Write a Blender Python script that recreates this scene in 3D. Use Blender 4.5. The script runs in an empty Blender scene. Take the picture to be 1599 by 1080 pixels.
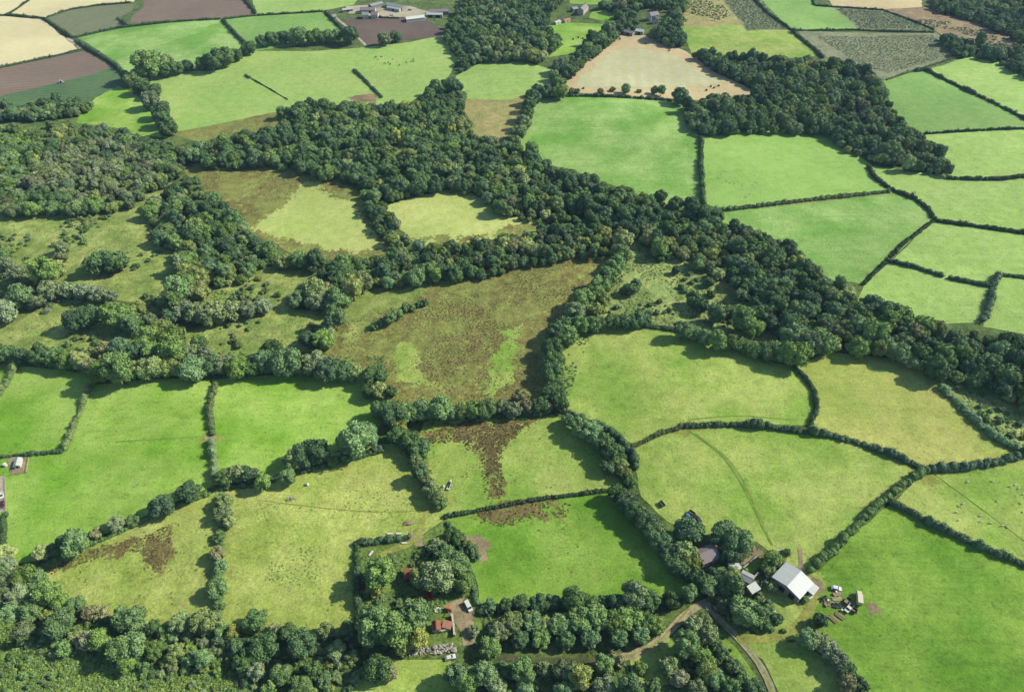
import bpy, bmesh, math, random
import numpy as np
from mathutils import Vector, noise as mnoise

# ------------------------------------------------------------------ camera, world, sun, exposure
sc = bpy.context.scene
col = sc.collection
W, H, F = 1599.0, 1080.0, 1100.0            # photograph size and focal length in its pixels
PITCH = math.radians(42.7)
CAMZ = 275.0
cam_d = bpy.data.cameras.new("camera")
cam = bpy.data.objects.new("camera", cam_d)
col.objects.link(cam)
cam.location = (0, 0, CAMZ)
cam.rotation_euler = (math.pi / 2 - PITCH, 0, 0)
cam_d.sensor_width = 36.0
cam_d.lens = 36.0 * F / W
cam_d.clip_start = 1.0
cam_d.clip_end = 20000.0
sc.camera = cam

SUN_ELEV = math.radians(37)
sun_az = Vector((1.0, 0.24, 0)).normalized()
sun_dir = Vector((sun_az.x * math.cos(SUN_ELEV), sun_az.y * math.cos(SUN_ELEV), math.sin(SUN_ELEV)))
world = bpy.data.worlds.new("World")
sc.world = world
world.use_nodes = True
wn = world.node_tree
bg = wn.nodes["Background"]
sky = wn.nodes.new("ShaderNodeTexSky")
sky.sky_type = 'NISHITA'
sky.sun_disc = False
sky.ozone_density = 3.5
sky.dust_density = 0.4
sky.sun_elevation = SUN_ELEV
sky.sun_rotation = math.atan2(sun_az.x, sun_az.y)
wn.links.new(sky.outputs[0], bg.inputs[0])
bg.inputs[1].default_value = 0.115
sun_l = bpy.data.lights.new("sun", 'SUN')
sun_l.energy = 4.2
sun_l.angle = math.radians(0.53)
sun_l.color = (1.0, 0.955, 0.87)
sun = bpy.data.objects.new("sun", sun_l)
col.objects.link(sun)
sun.rotation_euler = sun_dir.to_track_quat('Z', 'Y').to_euler()
sc.view_settings.view_transform = 'Standard'
sc.view_settings.look = 'None'
sc.view_settings.exposure = 1.25
sc.view_settings.gamma = 1.0
sc.view_settings.use_curve_mapping = False

HAZE = 0.00003
KR, KG, KB = 2.45, 2.5, 3.15
K = 2.5      # sunlit picture value = albedo * K at this exposure

# ------------------------------------------------------------------ helpers
R = random.Random(7)
NR = np.random.default_rng(11)


def hgt(x, y):
    """gentle relief of the land, in metres (works on floats and arrays)"""
    r = np.sqrt(np.square(x) + np.square(np.asarray(y) - 500.0))
    fade = np.clip((1700.0 - r) / 600.0, 0, 1)
    return fade * (2.6 * np.sin(np.asarray(x) / 83.0 + 1.3) * np.cos(np.asarray(y) / 101.0 + 0.4)
                   + 1.5 * np.sin(np.asarray(x) / 47.0 + np.asarray(y) / 61.0 + 2.0))


SP, CP = math.sin(PITCH), math.cos(PITCH)


def U(px, py, z=0.0):
    """photo pixel -> point on the land (or z metres above it)"""
    d = Vector((px - W / 2, F * CP + (H / 2 - py) * SP, -F * SP + (H / 2 - py) * CP))
    zz = z
    p = None
    for _ in range(8):
        t = (zz - CAMZ) / d.z
        p = Vector((d.x * t, d.y * t, zz))
        zz = float(hgt(p.x, p.y)) + z
    return p


def G(p):
    return float(hgt(p[0], p[1]))


def px_per_m(p):
    return F / (p.y * CP + (CAMZ - p.z) * SP)


def lin(c):
    c = c / 255.0
    return c / 12.92 if c <= 0.04045 else ((c + 0.055) / 1.055) ** 2.4


def S(r, g, b):
    """surface colour that shows as this sRGB value in full sun"""
    return (lin(r) / KR, lin(g) / KG, lin(b) / KB, 1.0)


def tag(o, label, cat=None, group=None, kind=None):
    o["label"] = label
    if cat:
        o["category"] = cat
    if group:
        o["group"] = group
    if kind:
        o["kind"] = kind
    return o


def empty(name, loc, rz=0.0, scale=None):
    o = bpy.data.objects.new(name, None)
    col.objects.link(o)
    o.location = loc
    o.rotation_euler = (0, 0, rz)
    o.empty_display_size = 0.2
    if scale:
        o.scale = scale
    return o


def link(name, me, parent=None):
    o = bpy.data.objects.new(name, me)
    col.objects.link(o)
    if parent is not None:
        o.parent = parent
    return o


ORD = ["first", "second", "third", "fourth", "fifth", "sixth", "seventh", "eighth", "ninth", "tenth", "eleventh",
       "twelfth", "thirteenth", "fourteenth", "fifteenth", "sixteenth", "seventeenth", "eighteenth", "nineteenth",
       "twentieth", "twenty-first", "twenty-second", "twenty-third", "twenty-fourth", "twenty-fifth", "twenty-sixth",
       "twenty-seventh", "twenty-eighth", "twenty-ninth", "thirtieth", "thirty-first", "thirty-second", "thirty-third",
       "thirty-fourth", "thirty-fifth", "thirty-sixth"]

# ------------------------------------------------------------------ materials


class NT:
    def __init__(self, name):
        self.m = bpy.data.materials.new(name)
        self.m.use_nodes = True
        self.t = self.m.node_tree
        self.b = self.t.nodes["Principled BSDF"]

    def n(self, typ, **kw):
        nd = self.t.nodes.new(typ)
        for k, v in kw.items():
            setattr(nd, k, v)
        return nd

    def l(self, a, b):
        self.t.links.new(a, b)

    def noise(self, vec, scale, detail=3, rough=0.55):
        nd = self.n("ShaderNodeTexNoise")
        nd.inputs["Scale"].default_value = scale
        nd.inputs["Detail"].default_value = detail
        nd.inputs["Roughness"].default_value = rough
        if vec is not None:
            self.l(vec, nd.inputs["Vector"])
        return nd.outputs["Fac"]

    def rng(self, fac, a, b, c, d):
        nd = self.n("ShaderNodeMapRange")
        nd.inputs[1].default_value, nd.inputs[2].default_value = a, b
        nd.inputs[3].default_value, nd.inputs[4].default_value = c, d
        self.l(fac, nd.inputs[0])
        return nd.outputs[0]

    def mix(self, fac, a, b, typ='MIX'):
        nd = self.n("ShaderNodeMix", data_type='RGBA', blend_type=typ)
        if isinstance(fac, (int, float)):
            nd.inputs[0].default_value = fac
        else:
            self.l(fac, nd.inputs[0])
        for k, v in ((6, a), (7, b)):
            if isinstance(v, tuple):
                nd.inputs[k].default_value = v
            else:
                self.l(v, nd.inputs[k])
        return nd.outputs[2]

    def val(self, colr, fac):
        """multiply a colour by a float socket"""
        nd = self.n("ShaderNodeVectorMath", operation='SCALE')
        self.l(colr, nd.inputs[0])
        self.l(fac, nd.inputs[3])
        return nd.outputs[0]

    def pos(self):
        return self.n("ShaderNodeNewGeometry").outputs["Position"]

    def mapped(self, vec, rot, scale):
        nd = self.n("ShaderNodeMapping")
        nd.inputs["Rotation"].default_value = (0, 0, rot)
        nd.inputs["Scale"].default_value = scale
        self.l(vec, nd.inputs["Vector"])
        return nd.outputs[0]


def ground_mat(name, a, b, L=35.0, fine=0.16, streak=None, sp=None, spc=None, stripe=None, lo=0.38, hi=0.62,
               mid=0.15, bump=0.5, spscale=0.22, dots=0.74):
    q = NT(name)
    p = q.pos()
    c = q.mix(q.rng(q.noise(p, 1.0 / L, 4, 0.6), lo, hi, 0, 1), S(*a), S(*b))
    if sp is not None:
        f = q.rng(q.noise(p, spscale, 6, 0.72), sp, sp + 0.06, 0, 1)
        c = q.mix(f, c, S(*spc))
    c = q.val(c, q.rng(q.noise(p, 0.16, 5, 0.65), 0.32, 0.68, 1 - 1.2 * mid, 1 + 1.2 * mid))
    c = q.val(c, q.rng(q.noise(p, 0.4 / L, 2, 0.5), 0.35, 0.65, 0.9, 1.08))
    c = q.val(c, q.rng(q.noise(p, 0.5, 3, 0.6), 0.59, 0.66, 1.0, dots))
    nf = q.noise(p, 0.9, 5, 0.75)
    c = q.val(c, q.rng(nf, 0.32, 0.68, 1 - 1.7 * fine, 1 + 1.7 * fine))
    if streak is not None:
        ang, amt = streak
        v = q.mapped(p, ang, (0.03, 0.5, 0.2))
        c = q.val(c, q.rng(q.noise(v, 1.0, 4, 0.6), 0.3, 0.7, 1 - amt, 1 + amt))
    if stripe is not None:
        ang, per, amt, scol = stripe
        v = q.mapped(p, ang, (1, 1, 1))
        w = q.n("ShaderNodeTexWave", wave_type='BANDS', bands_direction='X')
        w.inputs["Scale"].default_value = 6.2832 / per / 20.0
        w.inputs["Distortion"].default_value = 0.8
        w.inputs["Detail"].default_value = 2
        w.inputs["Detail Scale"].default_value = 1.0
        q.l(v, w.inputs["Vector"])
        c = q.mix(q.rng(w.outputs["Fac"], 0.2, 0.8, 0, amt), c, S(*scol))
    q.l(c, q.b.inputs["Base Color"])
    q.b.inputs["Roughness"].default_value = 0.95
    q.b.inputs["Specular IOR Level"].default_value = 0.1
    bp = q.n("ShaderNodeBump")
    bp.inputs["Strength"].default_value = bump
    bp.inputs["Distance"].default_value = 0.6
    q.l(nf, bp.inputs["Height"])
    q.l(bp.outputs[0], q.b.inputs["Normal"])
    return q.m


GM = {
    'base': ground_mat("undergrowth", (92, 116, 62), (116, 134, 76), 14, 0.3, mid=0.3, sp=0.55, spc=(70, 92, 46)),
    'vivid': ground_mat("vivid_grass", (130, 180, 58), (174, 206, 104), 40, 0.13, streak=(0.5, 0.07), mid=0.09),
    'vivid2': ground_mat("lush_grass", (128, 180, 80), (172, 206, 124), 45, 0.16, streak=(-0.4, 0.08), mid=0.10),
    'core': ground_mat("paddock_grass", (120, 168, 54), (158, 192, 88), 30, 0.16, mid=0.12, sp=0.66, spc=(70, 116, 40)),
    'deep': ground_mat("deep_grass", (110, 158, 48), (152, 188, 80), 45, 0.18, streak=(-0.8, 0.10), mid=0.12),
    'lime': ground_mat("lime_grass", (168, 204, 110), (182, 212, 124), 50, 0.13, streak=(0.2, 0.06), mid=0.10),
    'limestripe': ground_mat("mown_grass", (152, 192, 98), (170, 206, 116), 50, 0.10, mid=0.07,
                             stripe=(1.35, 9.0, 0.35, (160, 212, 104))),
    'fargreen': ground_mat("far_grass", (138, 182, 98), (156, 194, 110), 60, 0.10, mid=0.10),
    'palefar': ground_mat("pale_far_grass", (166, 202, 110), (182, 208, 122), 60, 0.12, mid=0.10),
    'olive': ground_mat("dry_pasture", (170, 188, 94), (198, 202, 118), 40, 0.14, streak=(0.9, 0.06), mid=0.12),
    'olive2': ground_mat("grazed_pasture", (146, 182, 78), (184, 200, 112), 35, 0.16, mid=0.14, sp=0.66,
                         spc=(104, 130, 62)),
    'pasture': ground_mat("tufted_pasture", (158, 180, 86), (190, 200, 116), 30, 0.2, mid=0.16, sp=0.665,
                          spc=(100, 122, 66)),
    'meadow': ground_mat("rough_meadow", (134, 158, 82), (172, 184, 108), 16, 0.28, mid=0.24, sp=0.60, spc=(104, 122, 60)),
    'brown': ground_mat("rushy_ground", (138, 128, 78), (150, 156, 88), 26, 0.3, mid=0.24, sp=0.515, spc=(150, 164, 88)),
    'brownpure': ground_mat("brown_rush_ground", (122, 110, 68), (150, 138, 88), 9, 0.3, mid=0.25, sp=0.63, spc=(150, 166, 86)),
    'pondgreen': ground_mat("wet_meadow", (188, 206, 118), (206, 216, 136), 45, 0.12, mid=0.10, sp=0.69, spc=(116, 138, 66)),
    'tuft': ground_mat("tussock_ground", (142, 170, 100), (178, 190, 118), 18, 0.28, mid=0.24, sp=0.57, spc=(102, 130, 72)),
    'straw': ground_mat("straw_stubble", (234, 222, 180), (240, 228, 188), 60, 0.05, mid=0.05, bump=0.2, dots=1.0),
    'stubble': ground_mat("pale_stubble", (216, 194, 154), (220, 202, 164), 30, 0.09, mid=0.08, bump=0.2, dots=0.95),
    'stubblemid': ground_mat("greying_stubble", (206, 206, 168), (214, 212, 178), 30, 0.08, mid=0.08, bump=0.2, dots=0.95,
                             stripe=(0.1, 12.0, 0.3, (204, 192, 146))),
    'plough': ground_mat("ploughed_soil", (142, 126, 116), (150, 132, 122), 40, 0.07, mid=0.07, bump=0.3, dots=0.95,
                         stripe=(1.2, 7.0, 0.35, (124, 98, 90))),
    'plough2': ground_mat("dark_ploughed_soil", (118, 102, 98), (126, 110, 104), 40, 0.06, mid=0.06, bump=0.3, dots=0.95),
    'stripecrop': ground_mat("striped_crop", (122, 138, 100), (132, 142, 108), 40, 0.14, mid=0.12,
                             stripe=(0.75, 8.0, 0.75, (150, 144, 124))),
    'darkcrop': ground_mat("leafy_crop", (88, 120, 84), (102, 132, 88), 30, 0.16, mid=0.14,
                           stripe=(1.25, 6.0, 0.4, (112, 140, 96))),
    'tan': ground_mat("tan_rough_grass", (190, 176, 122), (170, 172, 110), 22, 0.18, mid=0.18),
    'heath': ground_mat("brown_heath", (150, 128, 104), (176, 158, 124), 25, 0.16, mid=0.16),
    'scrubg': ground_mat("scrubby_ground", (158, 158, 128), (136, 146, 114), 20, 0.25, mid=0.2),
    'dirt': ground_mat("bare_earth", (180, 162, 136), (158, 144, 116), 6, 0.16, mid=0.16),
    'gravel': ground_mat("gravel_track", (196, 182, 156), (176, 162, 136), 5, 0.14, mid=0.14),
    'shadetone': ground_mat("earth_painted_shade", (104, 104, 78), (92, 100, 66), 6, 0.2, mid=0.2, sp=0.56, spc=(96, 116, 60)),  # darker earth colour stands in for tree shade over the track
    'lane': ground_mat("lane_surface", (178, 172, 158), (160, 150, 130), 6, 0.12, mid=0.12),
    'wheel': ground_mat("worn_grass_track", (168, 172, 94), (150, 160, 82), 8, 0.18, mid=0.16),
    'darkwheel': ground_mat("pressed_grass", (112, 158, 58), (138, 170, 72), 8, 0.12, mid=0.1),
    'verge': ground_mat("dark_rough_grass", (122, 148, 74), (108, 134, 66), 8, 0.3, mid=0.26, sp=0.6, spc=(88, 106, 54)),  # rough grass in a dark green of its own, with darker specks
    'concrete': ground_mat("concrete_yard", (206, 196, 178), (186, 178, 162), 12, 0.08, mid=0.08, bump=0.1),
}


def leaf_mat(name, a, b, var=0.28):
    q = NT(name)
    oi = q.n("ShaderNodeObjectInfo")
    tc = q.n("ShaderNodeTexCoord").outputs["Object"]
    LB = 1.25      # leaves facing the sun sit below their nominal value once clumped
    sa, sb = (tuple(min(1, v * LB) for v in S(*k)[:3]) + (1,) for k in (a, b))
    c = q.mix(q.rng(q.noise(tc, 0.5, 4, 0.7), 0.32, 0.68, 0, 1), sa, sb)
    hs = q.n("ShaderNodeHueSaturation")
    q.l(q.rng(oi.outputs["Random"], 0, 1, 0.488, 0.514), hs.inputs["Hue"])
    q.l(q.rng(oi.outputs["Random"], 0, 1, 1.1, 0.85), hs.inputs["Saturation"])
    mm = q.n("ShaderNodeMath", operation='MULTIPLY')
    q.l(oi.outputs["Random"], mm.inputs[0])
    mm.inputs[1].default_value = 7.31
    fr = q.n("ShaderNodeMath", operation='FRACT')
    q.l(mm.outputs[0], fr.inputs[0])
    q.l(q.rng(fr.outputs[0], 0, 1, 1 - var, 1 + var), hs.inputs["Value"])
    q.l(c, hs.inputs["Color"])
    q.l(hs.outputs[0], q.b.inputs["Base Color"])
    q.b.inputs["Roughness"].default_value = 0.75
    q.b.inputs["Specular IOR Level"].default_value = 0.18
    return q.m


LM = {
    'hd': leaf_mat("dark_hedge_leaves", (60, 88, 56), (90, 118, 74)),
    'hm': leaf_mat("green_hedge_leaves", (78, 110, 62), (108, 138, 80)),
    'ho': leaf_mat("olive_hedge_leaves", (102, 126, 78), (134, 152, 100)),
    'd': leaf_mat("dark_leaves", (78, 110, 68), (110, 142, 88)),
    'm': leaf_mat("green_leaves", (102, 136, 74), (136, 166, 96)),
    'o': leaf_mat("olive_leaves", (116, 138, 78), (150, 168, 102)),
    'g': leaf_mat("grey_green_leaves", (118, 138, 96), (154, 170, 124)),
    'y': leaf_mat("yellow_green_leaves", (150, 166, 90), (186, 196, 118)),
    'b': leaf_mat("brownish_leaves", (128, 134, 94), (158, 158, 116)),
    'r': leaf_mat("rush_blades", (116, 106, 64), (152, 140, 92), 0.3),
    't': leaf_mat("tussock_blades", (132, 152, 84), (166, 176, 104), 0.3),
    'k': leaf_mat("bracken_fronds", (120, 154, 78), (166, 186, 102), 0.3),
}


def plain(name, c, rough=0.6, metal=0.0, nz=0.12, scale=1.2, spec=0.3):
    q = NT(name)
    tc = q.n("ShaderNodeTexCoord").outputs["Object"]
    a = q.mix(1.0, S(*c), S(*c))
    cc = q.val(a, q.rng(q.noise(tc, scale, 5, 0.65), 0.3, 0.7, 1 - nz, 1 + nz))
    q.l(cc, q.b.inputs["Base Color"])
    q.b.inputs["Roughness"].default_value = rough
    q.b.inputs["Metallic"].default_value = metal
    q.b.inputs["Specular IOR Level"].default_value = spec
    return q.m


def sheet_metal(name, c, rough=0.45):
    """corrugated sheet roof: ribs as bump, faint staining"""
    q = NT(name)
    tc = q.n("ShaderNodeTexCoord").outputs["Object"]
    a = q.mix(1.0, S(*c), S(*c))
    v = q.mapped(tc, 0, (1.0, 0.08, 0.08))
    cc = q.val(a, q.rng(q.noise(v, 1.6, 5, 0.65), 0.3, 0.7, 0.9, 1.08))
    q.l(cc, q.b.inputs["Base Color"])
    w = q.n("ShaderNodeTexWave", wave_type='BANDS', bands_direction='X')
    w.inputs["Scale"].default_value = 1.2
    q.l(tc, w.inputs["Vector"])
    bp = q.n("ShaderNodeBump")
    bp.inputs["Strength"].default_value = 0.3
    bp.inputs["Distance"].default_value = 0.05
    q.l(w.outputs["Fac"], bp.inputs["Height"])
    q.l(bp.outputs[0], q.b.inputs["Normal"])
    q.b.inputs["Roughness"].default_value = rough
    q.b.inputs["Specular IOR Level"].default_value = 0.3
    return q.m


PM = {
    'bark': plain("bark", (98, 84, 66), 0.9),
    'roofwhite': sheet_metal("pale_sheet_roof", (206, 210, 216)),
    'roofgrey': sheet_metal("grey_sheet_roof", (168, 172, 178)),
    'slate': plain("mauve_slates", (150, 136, 146), 0.7, scale=2.0),
    'rust': sheet_metal("rusty_red_roof", (156, 94, 74), 0.85),
    'rust2': sheet_metal("faded_salmon_roof", (196, 136, 108), 0.8),
    'stonewall': plain("pale_render", (214, 206, 194), 0.9, nz=0.18),
    'greywall': plain("grey_block_wall", (168, 166, 162), 0.9, nz=0.15),
    'darkopen': plain("dark_doorway", (40, 40, 44), 0.9),
    'white': plain("white_paint", (236, 236, 234), 0.35, nz=0.04, spec=0.5),
    'cream': plain("cream_paint", (226, 216, 190), 0.4, nz=0.05, spec=0.5),
    'red': plain("red_paint", (206, 40, 44), 0.4, nz=0.06, spec=0.5),
    'maroon': plain("maroon_paint", (96, 44, 50), 0.5, nz=0.06),
    'orange': plain("orange_paint", (224, 128, 70), 0.5, nz=0.08),
    'blue': plain("blue_paint", (84, 130, 206), 0.35, nz=0.05, spec=0.5),
    'black': plain("black_paint", (38, 40, 46), 0.4, nz=0.05),
    'glass': plain("dark_glass", (46, 54, 62), 0.15, nz=0.02, spec=0.6),
    'rubber': plain("rubber", (34, 34, 36), 0.85),
    'wood': plain("weathered_timber", (160, 140, 112), 0.85, nz=0.2),
    'palewood': plain("pale_timber", (206, 192, 160), 0.85, nz=0.15),
    'stone': plain("pale_rubble", (188, 182, 178), 0.9, nz=0.25, scale=0.8),
    'bale': plain("dark_straw", (104, 82, 56), 0.95, nz=0.2),
    'wool': plain("fleece", (232, 228, 212), 0.95, nz=0.06),
    'hide': plain("dark_hide", (60, 48, 42), 0.8, nz=0.1),
    'polyth': plain("polythene", (240, 240, 240), 0.4, nz=0.04, spec=0.4),
    'concrete': plain("concrete", (212, 210, 204), 0.85, nz=0.1),
    'steel': plain("galvanised_steel", (184, 188, 190), 0.4, nz=0.06),
    'brick': plain("brick", (176, 120, 96), 0.9, nz=0.15),
}

# ------------------------------------------------------------------ the land
CELL = 12.0


def build_ground():
    inner_x = np.arange(-1020, 1021, CELL)
    inner_y = np.arange(-240, 1681, CELL)
    ox = np.array([1200, 1500, 2000, 3000, 5000.0])
    xs = np.concatenate([-ox[::-1], inner_x, ox])
    ys = np.concatenate([[-2500, -1200, -600], inner_y, [1800, 2100, 2600, 3500, 5500]])
    X, Y = np.meshgrid(xs, ys)
    Z = hgt(X, Y) - 0.12
    v = np.stack([X.ravel(), Y.ravel(), Z.ravel()], 1)
    nx, ny = len(xs), len(ys)
    i = np.arange(ny - 1)[:, None] * nx + np.arange(nx - 1)[None, :]
    f = np.stack([i, i + 1, i + nx + 1, i + nx], -1).reshape(-1, 4)
    me = bpy.data.meshes.new("ground")
    me.from_pydata(v.tolist(), [], f.tolist())
    me.polygons.foreach_set("use_smooth", [True] * len(me.polygons))
    me.materials.append(GM['base'])
    o = link("ground", me)
    tag(o, "rough green undergrowth between the fields and below the trees", "ground", kind="structure")


def ragged(pts, step, jit, closed=True, seed=0):
    """resample a ground outline and make its edge uneven"""
    out = []
    n = len(pts)
    rng = range(n if closed else n - 1)
    for i in rng:
        a, b = pts[i], pts[(i + 1) % n]
        d = math.hypot(b[0] - a[0], b[1] - a[1])
        k = max(1, int(d / step))
        for j in range(k):
            t = j / k
            x, y = a[0] + (b[0] - a[0]) * t, a[1] + (b[1] - a[1]) * t
            if jit:
                nv = mnoise.noise_vector(Vector((x * 0.09, y * 0.09, seed * 3.7)))
                nw = mnoise.noise_vector(Vector((x * 0.35, y * 0.35, seed * 1.9 + 50)))
                x += (nv.x + 0.5 * nw.x) * jit
                y += (nv.y + 0.5 * nw.y) * jit
            out.append((x, y))
    if not closed:
        out.append((pts[-1][0], pts[-1][1]))
    return out


def sheet(name, gpts, mat, lift):
    bm = bmesh.new()
    vs = [bm.verts.new((x, y, 0)) for x, y in gpts]
    try:
        bm.faces.new(vs)
    except ValueError:
        pass
    bmesh.ops.triangulate(bm, faces=bm.faces[:])
    xs = [p[0] for p in gpts]
    ys = [p[1] for p in gpts]
    for ax, lo, hi in ((0, min(xs), max(xs)), (1, min(ys), max(ys))):
        k = math.floor(lo / CELL) + 1
        while k * CELL < hi:
            co = [0, 0, 0]
            no = [0, 0, 0]
            co[ax] = k * CELL
            no[ax] = 1
            bmesh.ops.bisect_plane(bm, geom=bm.verts[:] + bm.edges[:] + bm.faces[:], plane_co=co, plane_no=no)
            k += 1
    for v in bm.verts:
        v.co.z = float(hgt(v.co.x, v.co.y)) + lift
    bmesh.ops.recalc_face_normals(bm, faces=bm.faces[:])
    for f in bm.faces:
        if f.normal.z < 0:
            f.normal_flip()
        f.smooth = True
    me = bpy.data.meshes.new(name)
    bm.to_mesh(me)
    bm.free()
    me.materials.append(mat)
    return link(name, me)


def inside(P, poly):
    x, y = P[:, 0], P[:, 1]
    r = np.zeros(len(P), bool)
    n = len(poly)
    for i in range(n):
        x0, y0 = poly[i]
        x1, y1 = poly[(i + 1) % n]
        c = (y0 > y) != (y1 > y)
        with np.errstate(divide='ignore', invalid='ignore'):
            xi = (x1 - x0) * (y - y0) / (y1 - y0) + x0
        r ^= c & (x < xi)
    return r


def vnoise(P, s, seed):
    return np.array([mnoise.noise(Vector((x * s, y * s, seed))) for x, y in P])


FIELD_N = [0]


def field(name, cat, label, px, mat, jit=1.2, lift=None, step=5.0):
    FIELD_N[0] += 1
    g = [U(x, y) for x, y in px]
    g = ragged([(p.x, p.y) for p in g], step, jit, seed=FIELD_N[0])
    if lift is None:
        lift = 0.0 + 0.004 * (FIELD_N[0] % 15)
    o = sheet(name, g, GM[mat], lift)
    tag(o, label, cat, kind="structure")
    return o


def track(name, cat, label, px, width, mat, lift=0.14, jit=0.25):
    FIELD_N[0] += 1
    g = [U(x, y) for x, y in px]
    pts = ragged([(p.x, p.y) for p in g], 2.5, 0, closed=False)
    # smooth the bends
    for _ in range(12):
        pts = [pts[0]] + [((pts[i - 1][0] + 2 * pts[i][0] + pts[i + 1][0]) / 4,
                           (pts[i - 1][1] + 2 * pts[i][1] + pts[i + 1][1]) / 4) for i in range(1, len(pts) - 1)] + [pts[-1]]
    verts, faces = [], []
    for i, (x, y) in enumerate(pts):
        a, b = pts[max(0, i - 1)], pts[min(len(pts) - 1, i + 1)]
        dx, dy = b[0] - a[0], b[1] - a[1]
        l = math.hypot(dx, dy) or 1
        w = width / 2 * (1 + jit * mnoise.noise(Vector((x * 0.3, y * 0.3, FIELD_N[0]))))
        for s in (-1, -0.33, 0.33, 1):
            vx, vy = x - dy / l * w * s, y + dx / l * w * s
            verts.append((vx, vy, float(hgt(vx, vy)) + lift))
        if i:
            k = 4 * i
            for j in range(3):
                faces.append((k - 4 + j, k - 3 + j, k + 1 + j, k + j))
    me = bpy.data.meshes.new(name)
    me.from_pydata(verts, [], faces)
    me.materials.append(GM[mat])
    o = link(name, me)
    tag(o, label, cat, kind="structure")
    return o


build_ground()

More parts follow.
